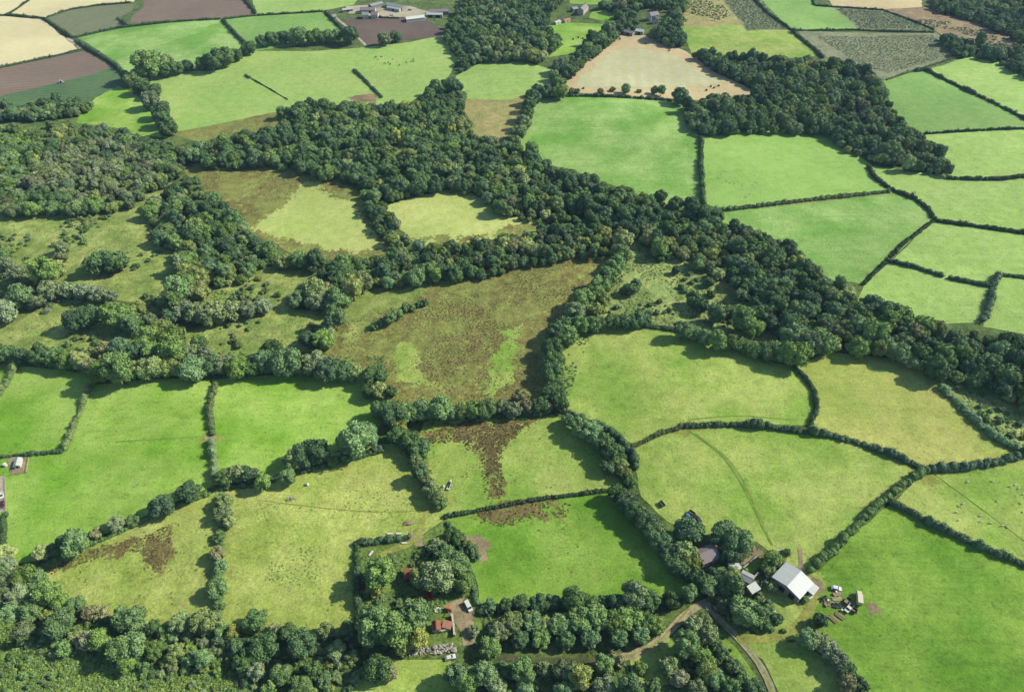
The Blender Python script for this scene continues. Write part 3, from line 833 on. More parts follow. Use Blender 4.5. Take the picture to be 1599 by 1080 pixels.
def crown(shape, i, kind):
    key = (shape, i % len(SHAPES[shape]), kind)
    if key not in CROWNS:
        CROWNS[key] = foliage_mesh("crown" if shape != 'bush' else "shrub", SHAPES[shape][key[1]], LM[kind])
    return CROWNS[key]


LOOK = {'d': "dark green", 'm': "mid green", 'o': "olive green", 'g': "pale grey green", 'y': "light yellow green", 'b': "brownish green"}

PLANTS = []


def cluster(phrase, group, axis, items):
    """axis 'x': counted from the left; 'y': counted from the top"""
    items = sorted(items, key=lambda t: t[0] if axis == 'x' else t[1])
    for i, (x, y, d, k) in enumerate(items):
        if y > 930 and x < 1240 and 'planted above' not in group and group != "trees of the overgrown garden":
            d *= 0.88
        D = d / px_per_m(U(x, y, 4.0))
        PLANTS.append((x, y, d, k, D, "%s from %s %s" % (ORD[i], 'left' if axis == 'x' else 'top', phrase), group))


def plant_shape(px, py, kind, D, group=''):
    if D >= 6.2 and 'planted above' in group:
        shape, hc = 'low', 2.8 * D / 2 / RADIUS['low']
    elif D < 6.2:
        shape, hc = 'bush', 1.5 * D / 5.0
    else:
        shape = {'d': R.choice(['broad', 'broad', 'low']), 'm': R.choice(['broad', 'broad', 'tall']), 'o': R.choice(['low', 'broad']), 'g': 'low',
                 'y': R.choice(['low', 'tall']), 'b': 'low'}[kind]
        hc = {'broad': 5.0, 'tall': 6.2, 'low': 4.0}[shape] * D / 2 / RADIUS[shape]
    p = U(px, py, hc)
    p.z = G(p)
    return shape, p, D / 2 / RADIUS[shape] * 1.06


def plant(px, py, kind, D, label_tail, group):
    shape, p, s = plant_shape(px, py, kind, D, group)
    i = R.randrange(3)
    rz = R.uniform(0, 6.28)
    sz = s * R.uniform(0.9, 1.12) * (0.8 if 'planted above' in group else 1.0)
    what = 'shrub' if shape == 'bush' else 'tree'
    if shape == 'bush':
        o = link("shrub", crown('bush', i, kind))
        o.location = p
        o.rotation_euler = (0, 0, rz)
        o.scale = (s, s * R.uniform(0.85, 1.15), sz)
    else:
        o = empty("tree", p, rz, (s, s * R.uniform(0.9, 1.1), sz))
        link("crown", crown(shape, i, kind), o)
        link("trunk", TRUNKS[shape], o)
    label = "%s %s, %s" % (LOOK[kind], what, label_tail)
    if len(label.split()) > 16:
        print("LONG", label)
    tag(o, label, what, group)


CLUSTERS = [
    ("in the front row above the left paddocks", "trees in the belt above the left paddocks", 'x', [
        (140, 570, 30, 'b'), (158, 580, 36, 'm'), (185, 578, 40, 'm'), (213, 577, 34, 'o'), (236, 575, 36, 'o'), (264, 573, 34, 'o'),
        (300, 577, 40, 'm'), (328, 570, 30, 'd'), (352, 570, 34, 'g'), (372, 574, 34, 'm'), (394, 570, 32, 'd'), (412, 566, 40, 'd'),
        (447, 568, 44, 'm'), (470, 572, 30, 'd'), (490, 567, 42, 'g'), (513, 579, 38, 'd'), (534, 578, 32, 'd'), (556, 584, 30, 'o'), (585, 587, 34, 'd')]),
    ("in the back row above the left paddocks", "trees in the belt above the left paddocks", 'x', [
        (-15, 552, 34, 'd'), (10, 554, 30, 'd'), (35, 557, 28, 'd'), (60, 554, 30, 'd'), (84, 558, 32, 'd'), (105, 561, 32, 'm'), (124, 563, 24, 'y'), (165, 548, 28, 'b'),
        (190, 545, 32, 'd'), (216, 547, 32, 'd'), (243, 550, 36, 'm'), (270, 548, 36, 'm'), (295, 552, 32, 'o'), (320, 553, 28, 'g'), (425, 548, 30, 'd')]),
    ("in the hedgerow left of the rush bed", "trees in the hedgerow left of the rush bed", 'y', [
        (578, 612, 24, 'd'), (592, 610, 30, 'y'), (608, 611, 26, 'd'), (598, 640, 34, 'd'), (614, 651, 36, 'd'), (636, 645, 34, 'm'), (625, 664, 26, 'y'),
        (622, 681, 28, 'd'), (640, 690, 36, 'd'), (655, 700, 36, 'd'), (650, 719, 24, 'o'), (657, 736, 26, 'm'), (665, 751, 24, 'o'), (672, 764, 24, 'o'), (680, 775, 26, 'o'), (688, 786, 20, 'm')]),
    ("in the row below the brown rush meadow", "trees along the foot of the rush meadow", 'x', [
        (664, 640, 34, 'm'), (686, 637, 38, 'm'), (702, 645, 26, 'd'), (722, 641, 26, 'o'), (740, 641, 28, 'm'), (758, 640, 30, 'm'), (785, 636, 26, 'o'),
        (800, 640, 30, 'g'), (814, 620, 30, 'b'), (825, 636, 26, 'b'), (842, 632, 26, 'd')]),
    ("in the belt right of the rush meadow", "trees in the belt right of the rush meadow", 'y', [
        (972, 378, 34, 'y'), (968, 396, 30, 'm'), (962, 413, 28, 'm'), (948, 432, 28, 'm'), (938, 447, 30, 'm'), (928, 458, 30, 'm'), (912, 468, 32, 'm'), (940, 468, 28, 'o'),
        (898, 486, 32, 'o'), (930, 486, 30, 'o'), (880, 506, 34, 'd'), (905, 507, 28, 'm'), (868, 522, 30, 'd'), (885, 523, 30, 'm'),
        (862, 545, 30, 'd'), (864, 563, 30, 'd'), (862, 581, 32, 'd'), (868, 598, 28, 'm'), (864, 616, 34, 'd'), (876, 632, 28, 'd'), (854, 634, 24, 'g')]),
    ("on the edge above the arched field", "bushes along the top of the pale arched field", 'x', [
        (925, 507, 24, 'd'), (940, 505, 24, 'o'), (957, 502, 24, 'd'), (975, 502, 24, 'd'), (994, 500, 26, 'd'), (1009, 500, 22, 'd'), (1065, 515, 24, 'm'), (1082, 520, 24, 'm'),
        (1100, 527, 24, 'm'), (1120, 532, 26, 'm'), (1142, 535, 26, 'm'), (1160, 540, 24, 'm'), (1178, 546, 26, 'm'), (1200, 548, 30, 'm'), (1225, 548, 34, 'm'), (1243, 550, 44, 'm'), (1262, 540, 36, 'o'), (1282, 535, 38, 'm')]),
    ("among bushes of the tussocky meadow", "bushes in the tussocky meadow", 'x', [
        (975, 454, 16, 'd'), (985, 452, 20, 'd'), (992, 446, 18, 'd'), (1028, 390, 26, 'm'), (1030, 404, 14, 'd'), (1045, 400, 14, 'm'), (1056, 422, 16, 'd'), (1063, 448, 10, 'd'), (1030, 470, 10, 'd'),
        (1083, 468, 24, 'd'), (1096, 478, 24, 'd'), (1108, 440, 18, 'd'), (1110, 459, 15, 'd'), (1120, 489, 26, 'm'), (1140, 487, 20, 'm'), (1152, 482, 14, 'm'), (1160, 498, 30, 'm'), (1178, 510, 30, 'm'), (1184, 490, 26, 'm')]),
    ("above the deep green paddock's top corner", "trees above the deep green paddock", 'y', [
        (886, 655, 24, 'd'), (903, 667, 28, 'm'), (921, 674, 34, 'm'), (942, 690, 38, 'd'), (957, 708, 36, 'd'), (950, 728, 26, 'd'), (968, 725, 28, 'o'), (977, 739, 24, 'o'), (985, 752, 22, 'd')]),
    ("right of the deep green paddock", "trees right of the deep green paddock", 'y', [
        (963, 772, 28, 'd'), (980, 786, 30, 'd'), (994, 800, 32, 'd'), (1008, 815, 32, 'd'), (1020, 831, 32, 'm'), (1032, 846, 32, 'd'), (1044, 862, 34, 'd'), (1056, 878, 34, 'd'), (1068, 892, 30, 'd')]),
    ("around the farmhouse", "trees around the farmhouse", 'x', [
        (1066, 862, 40, 'o'), (1074, 828, 40, 'd'), (1079, 877, 32, 'o'), (1092, 904, 36, 'd'), (1112, 900, 24, 'd'), (1133, 836, 42, 'd'), (1139, 862, 34, 'd'), (1150, 846, 40, 'm'), (1154, 866, 24, 'o'),
        (1106, 915, 30, 'm'), (1125, 900, 26, 'm'), (1143, 899, 28, 'y'), (1130, 918, 28, 'o'), (1147, 915, 26, 'm')]),
    ("between the lane and the barn", "trees between the lane and the barn", 'x', [
        (1128, 940, 24, 'o'), (1150, 935, 30, 'd'), (1165, 955, 48, 'm'), (1187, 958, 30, 'm'), (1186, 933, 22, 'o'), (1200, 945, 22, 'm'), (1205, 915, 20, 'o'), (1195, 885, 20, 'm'), (1206, 872, 24, 'm'), (1218, 880, 20, 'y'), (1203, 893, 22, 'o'), (1212, 965, 24, 'd'), (1196, 975, 26, 'd'), (1281, 968, 26, 'd'), (1256, 935, 14, 'm'), (1230, 862, 12, 'm')]),
    ("by the earth ring in the green paddock", "shrubs by the earth ring in the paddock", 'x', [(729, 850, 16, 'm'), (736, 858, 20, 'm'), (741, 868, 15, 'd'), (722, 838, 14, 'o')]),
    ("in the grove above the dirt track", "trees planted above the dirt track", 'x', [
        (778, 985, 34, 'g'), (798, 974, 44, 'o'), (812, 1000, 30, 'd'), (830, 970, 42, 'm'), (845, 998, 32, 'm'), (852, 975, 30, 'o'), (876, 974, 42, 'm'), (882, 1000, 34, 'd'),
        (905, 969, 44, 'm'), (922, 996, 34, 'd'), (934, 965, 44, 'm'), (958, 970, 40, 'm'), (966, 996, 34, 'd'), (985, 964, 44, 'm'), (1000, 990, 34, 'm'), (1007, 968, 38, 'd'), (1024, 976, 32, 'm')]),
    ("in the line below the green paddock", "trees in the line below the deep green paddock", 'x', [
        (765, 947, 26, 'd'), (790, 944, 28, 'd'), (815, 941, 28, 'd'), (840, 940, 28, 'd'), (864, 937, 26, 'd'), (894, 934, 38, 'm'), (920, 940, 28, 'd'), (942, 940, 26, 'd'), (964, 940, 30, 'd'), (990, 930, 38, 'o'), (1015, 940, 34, 'd'), (1048, 936, 28, 'd'), (1076, 925, 24, 'm')]),
    ("in the scrub below the dirt track", "trees in the scrub below the dirt track", 'x', [
        (712, 1052, 36, 'm'), (732, 1062, 40, 'm'), (757, 1052, 38, 'm'), (776, 1070, 38, 'g'), (792, 1048, 28, 'm'), (816, 1046, 38, 'm'), (820, 1072, 30, 'm'), (850, 1044, 28, 'o'), (884, 1046, 38, 'o'), (906, 1056, 38, 'y'),
        (880, 1080, 34, 'm'), (944, 1036, 32, 'm'), (964, 1030, 28, 'b'), (942, 1074, 46, 'g'), (985, 1072, 40, 'm'), (1000, 1042, 24, 'm'), (1044, 1038, 36, 'o'), (1060, 1058, 34, 'b'), (1020, 1070, 28, 'm')]),
    ("in scrub between track and lane", "trees between the dirt track and the lane", 'x', [
        (1070, 1003, 38, 'm'), (1085, 975, 34, 'g'), (1100, 968, 30, 'o'), (1106, 990, 36, 'g'), (1098, 1028, 36, 'm'), (1104, 1050, 34, 'o'), (1118, 1062, 32, 'm'), (1128, 1020, 24, 'm'), (1145, 1040, 24, 'm'), (1142, 1076, 40, 'd'), (1178, 1076, 32, 'd'), (1160, 1055, 22, 'm'), (1088, 1075, 34, 'g')]),
    ("in the bottom right field hedge", "trees in the bottom right hedge", 'y', [
        (1262, 998, 28, 'm'), (1280, 1002, 34, 'g'), (1296, 1014, 32, 'g'), (1308, 1031, 34, 'g'), (1321, 1047, 28, 'd'), (1322, 1068, 34, 'b'), (1342, 1070, 26, 'd')]),
    ("in the grove at lower left edge", "trees at the lower left edge", 'y', [
        (8, 862, 30, 'y'), (10, 886, 30, 'g'), (-12, 900, 40, 'm'), (15, 908, 36, 'g'), (38, 903, 36, 'm'), (30, 930, 38, 'g'), (5, 932, 36, 'o'), (50, 952, 40, 'm'), (18, 960, 40, 'm'), (0, 990, 40, 'm'), (75, 960, 28, 'o'), (92, 975, 46, 'm'), (38, 985, 34, 'o')]),
    ("in the line below the three-cornered pasture", "trees below the three cornered pasture", 'x', [
        (58, 905, 28, 'm'), (75, 925, 34, 'm'), (95, 940, 30, 'm'), (118, 945, 28, 'm'), (140, 955, 28, 'b'), (160, 955, 26, 'b'), (190, 962, 30, 'm'), (206, 968, 44, 'm'), (240, 978, 26, 'd'), (262, 985, 24, 'm'), (282, 972, 34, 'o'), (302, 968, 26, 'o'), (318, 970, 40, 'o'), (345, 982, 26, 'm'), (364, 986, 26, 'y')]),
    ("in the wood above the corner bracken", "trees above the bottom left bracken", 'x', [
        (102, 1012, 28, 'm'), (118, 995, 24, 'y'), (136, 1000, 36, 'b'), (158, 1000, 36, 'm'), (185, 1010, 40, 'm'), (206, 1010, 44, 'm'), (200, 1034, 30, 'm'), (224, 1038, 22, 'm'), (243, 1016, 30, 'm'), (258, 1034, 18, 'y'), (274, 1018, 34, 'o'), (300, 1028, 28, 'm'), (320, 1028, 30, 'm'), (385, 1030, 40, 'd'), (372, 1012, 30, 'd'), (400, 1045, 34, 'g')]),
    ("in the grove left of the garden", "trees left of the overgrown garden", 'x', [
        (400, 968, 36, 'd'), (412, 1012, 48, 'd'), (430, 985, 26, 'y'), (450, 988, 30, 'd'), (472, 1008, 46, 'd'), (490, 1045, 32, 'd'), (440, 1050, 34, 'm'), (470, 1070, 34, 'm'), (508, 985, 30, 'o'), (525, 1015, 32, 'o'), (543, 985, 34, 'd'), (505, 1060, 28, 'm'), (420, 1075, 28, 'm'), (550, 1025, 26, 'o')]),
    ("in the overgrown cottage garden", "trees of the overgrown garden", 'x', [
        (582, 976, 48, 'm'), (592, 896, 38, 'm'), (586, 920, 28, 'y'), (616, 985, 46, 'm'), (610, 880, 24, 'm'), (645, 958, 48, 'm'), (630, 1006, 28, 'o'), (655, 998, 26, 'y'), (660, 899, 34, 'o'), (683, 898, 50, 'o'), (694, 866, 36, 'd'), (706, 838, 26, 'd'), (714, 882, 32, 'm'), (724, 910, 28, 'm'), (680, 852, 26, 'o'), (590, 1045, 40, 'd'), (607, 1050, 26, 'b'), (766, 1010, 30, 'm'), (740, 985, 20, 'g')]),
    ("in the hedge left of the olive pasture", "trees in the hedge left of the olive pasture", 'y', [
        (349, 782, 30, 'o'), (346, 800, 26, 'o'), (358, 815, 24, 'y'), (343, 838, 20, 'm'), (340, 865, 26, 'b'), (345, 884, 22, 'm'), (339, 920, 30, 'm'), (343, 945, 20, 'm')]),
    ("along the foot of the left vivid field", "trees along the foot of the left vivid field", 'x', [
        (65, 862, 28, 'y'), (92, 852, 28, 'd'), (116, 847, 36, 'm'), (150, 832, 22, 'b'), (180, 818, 26, 'g'), (208, 812, 20, 'm'), (252, 791, 36, 'd'), (296, 768, 30, 'd'), (352, 745, 26, 'm'), (372, 738, 34, 'g'), (388, 742, 28, 'd')]),
    ("in the bushy hedge above the olive pasture", "trees between the right vivid field and the olive pasture", 'x', [
        (410, 752, 24, 'm'), (450, 745, 22, 'm'), (460, 719, 36, 'o'), (478, 710, 40, 'd'), (497, 707, 38, 'd'), (520, 720, 20, 'm'), (542, 712, 20, 'm'), (553, 686, 46, 'm'), (574, 682, 36, 'm'), (590, 700, 16, 'g')]),
    ("in the bushy rows at far left meadows", "bushes around the left rough meadows", 'x', [
        (10, 412, 26, 'g'), (28, 428, 32, 'g'), (45, 442, 26, 'g'), (97, 387, 24, 'g'), (95, 402, 22, 'g'), (92, 418, 20, 'y'), (70, 426, 34, 'm'), (-8, 400, 28, 'd'),
        (76, 456, 34, 'g'), (104, 452, 32, 'g'), (130, 456, 30, 'g'), (152, 460, 32, 'g'), (172, 465, 24, 'g'), (58, 468, 30, 'g'), (30, 464, 36, 'm'), (8, 488, 38, 'g'), (-14, 490, 34, 'd')]),
    ("in the clumps of the left meadows", "tree clumps within the left rough meadows", 'x', [
        (150, 413, 38, 'd'), (163, 405, 36, 'd'), (180, 409, 40, 'd'), (120, 500, 34, 'd'), (140, 494, 34, 'd'), (172, 490, 30, 'm'), (187, 492, 42, 'm'), (205, 507, 26, 'm'), (216, 482, 22, 'y'), (214, 506, 26, 'd'), (236, 500, 26, 'o'), (250, 512, 34, 'o'), (266, 526, 42, 'm'), (230, 532, 38, 'm'), (205, 543, 26, 'd'), (310, 534, 28, 'd'), (190, 545, 26, 'o')]),
    ("in the willow row left of the rushes", "willows left of the brown rush meadow", 'x', [
        (268, 490, 30, 'd'), (286, 486, 34, 'g'), (306, 490, 34, 'o'), (334, 491, 40, 'g'), (360, 486, 36, 'g'), (386, 484, 30, 'g'), (410, 478, 28, 'g'), (310, 456, 36, 'y'), (298, 440, 32, 'm'), (272, 473, 30, 'm'), (277, 452, 34, 'm')]),
    ("in the clump at the rush meadow's corner", "trees at the corner of the rush meadow", 'x', [
        (462, 468, 26, 'm'), (474, 458, 26, 'o'), (490, 452, 36, 'o'), (494, 470, 34, 'g'), (510, 455, 28, 'b'), (528, 442, 30, 'd'), (550, 452, 30, 'y'), (566, 440, 32, 'g'), (530, 470, 34, 'm'), (522, 497, 32, 'm'), (512, 515, 28, 'g'), (505, 532, 28, 'm'), (482, 530, 24, 'd')]),
    ("in the bush string inside the rush meadow", "bushes inside the rush meadow", 'x', [
        (584, 510, 14, 'd'), (596, 502, 14, 'm'), (608, 497, 17, 'm'), (620, 491, 17, 'm'), (632, 482, 16, 'm'), (643, 480, 14, 'm'), (655, 475, 12, 'd'), (663, 473, 12, 'd')]),
    ("in the tall row below the top field", "trees in the tall row below the top green field", 'x', [
        (408, 64, 20, 'd'), (425, 60, 20, 'm'), (444, 58, 22, 'd'), (464, 56, 26, 'm'), (490, 57, 22, 'm'), (508, 57, 20, 'm'), (522, 56, 20, 'm'), (546, 55, 26, 'd'), (600, 61, 22, 'g'), (618, 57, 16, 'd')]),
    ("in the row above the broad pale field", "trees above the broad pale field", 'x', [
        (226, 100, 34, 'm'), (245, 98, 30, 'm'), (262, 96, 16, 'y'), (258, 110, 20, 'd'), (276, 106, 20, 'd'), (292, 103, 16, 'd'), (318, 98, 22, 'd'), (335, 93, 30, 'd'), (352, 89, 26, 'm'), (370, 86, 20, 'd'), (388, 75, 20, 'd')]),
    ("in the line beside the small vivid field", "trees beside the small vivid field", 'y', [
        (196, 118, 18, 'd'), (207, 122, 24, 'o'), (220, 135, 24, 'd'), (240, 142, 22, 'd'), (235, 157, 30, 'g'), (251, 172, 26, 'd'), (254, 186, 26, 'd'), (262, 199, 26, 'd')]),
    ("along the foot of the stubble field", "trees along the foot of the stubble field", 'x', [
        (838, 141, 20, 'd'), (852, 143, 20, 'd'), (875, 143, 22, 'm'), (893, 142, 10, 'b'), (900, 142, 10, 'd'), (938, 143, 10, 'b'), (957, 140, 9, 'b'), (977, 139, 14, 'm'), (998, 142, 8, 'm'), (1022, 141, 12, 'o'), (1033, 141, 12, 'm'), (1062, 151, 24, 'd')]),
    ("in the strip left of the large vivid field", "trees left of the large vivid field", 'y', [
        (832, 152, 22, 'd'), (826, 164, 24, 'd'), (822, 178, 22, 'd'), (817, 192, 22, 'o'), (811, 206, 22, 'o'), (804, 220, 20, 'o')]),
]
for c in CLUSTERS:
    cluster(*c)
big = sorted((q for q in PLANTS if q[4] >= 6.2), key=lambda q: -q[2])
FAR_TREES = set(id(q) for q in big[295:])
for q in PLANTS:
    if id(q) not in FAR_TREES:
        plant(q[0], q[1], q[3], q[4], q[5], q[6])
print("plants", len(PLANTS), "as one mass", len(FAR_TREES))

# ------------------------------------------------------------------ hedges


def hedge(px, w, h, kind, label, seed):
    rng = np.random.default_rng(seed)
    g = [U(x, y, h * 0.5) for x, y in px]
    pts = ragged([(p.x, p.y) for p in g], 1.4, 0, closed=False)
    for _ in range(6):
        pts = [pts[0]] + [((pts[i - 1][0] + 2 * pts[i][0] + pts[i + 1][0]) / 4,
                           (pts[i - 1][1] + 2 * pts[i][1] + pts[i + 1][1]) / 4) for i in range(1, len(pts) - 1)] + [pts[-1]]
    A = np.array(pts)
    n = len(A)
    T = unit(np.gradient(A, axis=0))
    Nn = np.stack([-T[:, 1], T[:, 0]], 1)
    zs = hgt(A[:, 0], A[:, 1])
    L = float(np.sum(np.linalg.norm(np.diff(A, axis=0), axis=1)))
    far = px_per_m(g[len(g) // 2])
    sp = 0.33 * w if far > 2.2 else 0.42 * w
    cnt = max(3, int(L / sp))
    ii = np.clip((np.arange(cnt) + rng.uniform(-0.3, 0.3, cnt)) / cnt * (n - 1), 0, n - 1).astype(int)
    big = np.array([1 + 0.6 * mnoise.noise(Vector((A[i, 0] * 0.10, A[i, 1] * 0.10, seed))) + 0.4 * mnoise.noise(Vector((A[i, 0] * 0.03, A[i, 1] * 0.03, seed + 7))) for i in ii]) * rng.uniform(0.75, 1.25, cnt)
    big *= np.where(rng.random(cnt) < 0.06, 1.45, 1.0) * np.where(rng.random(cnt) < 0.07, 0.5, 1.0)
    C = np.empty((cnt, 3))
    C[:, :2] = A[ii] + Nn[ii] * (rng.uniform(-0.16, 0.16, cnt) * w)[:, None]
    C[:, 2] = zs[ii] + 0.34 * h * big
    Rx = 0.46 * w * (0.6 + 0.4 * big)
    Rz = 0.62 * h * big
    iv, if_ = ico(2 if far > 3.0 else 1)
    cores, fcs = [], []
    for c in range(cnt):
        d = rng.uniform(0.75, 0.98, (len(iv), 1))
        cores.append(iv * d * np.array([Rx[c], Rx[c], Rz[c]]) + C[c])
        fcs.append(if_ + c * len(iv))
    size = 0.46 if far > 2.4 else 0.62
    per = int(min(70, max(14, 2.6 * (Rx.mean() * 2 * Rz.mean() * 3.4) / size ** 2 * 0.55)))
    k = cnt * per
    if k > 18000:
        per = max(10, 18000 // cnt)
        k = cnt * per
    ci = np.repeat(np.arange(cnt), per)
    D = unit(rng.normal(size=(k, 3)) + np.array([0, 0, 0.45]))
    D[:, 2] = np.where(D[:, 2] < -0.2, -D[:, 2], D[:, 2])
    P = C[ci] + D * np.stack([Rx[ci], Rx[ci], Rz[ci]], 1) * rng.uniform(0.85, 1.18, k)[:, None]
    q, f = quads(P, unit(D + 0.75 * rng.normal(size=(k, 3))), size, rng)
    me = foliage_mesh("hedge", [(np.concatenate(cores), np.concatenate(fcs), False), (q, f, False)], LM[kind])
    o = link("hedge", me)
    tag(o, label, "hedge", "field hedges")


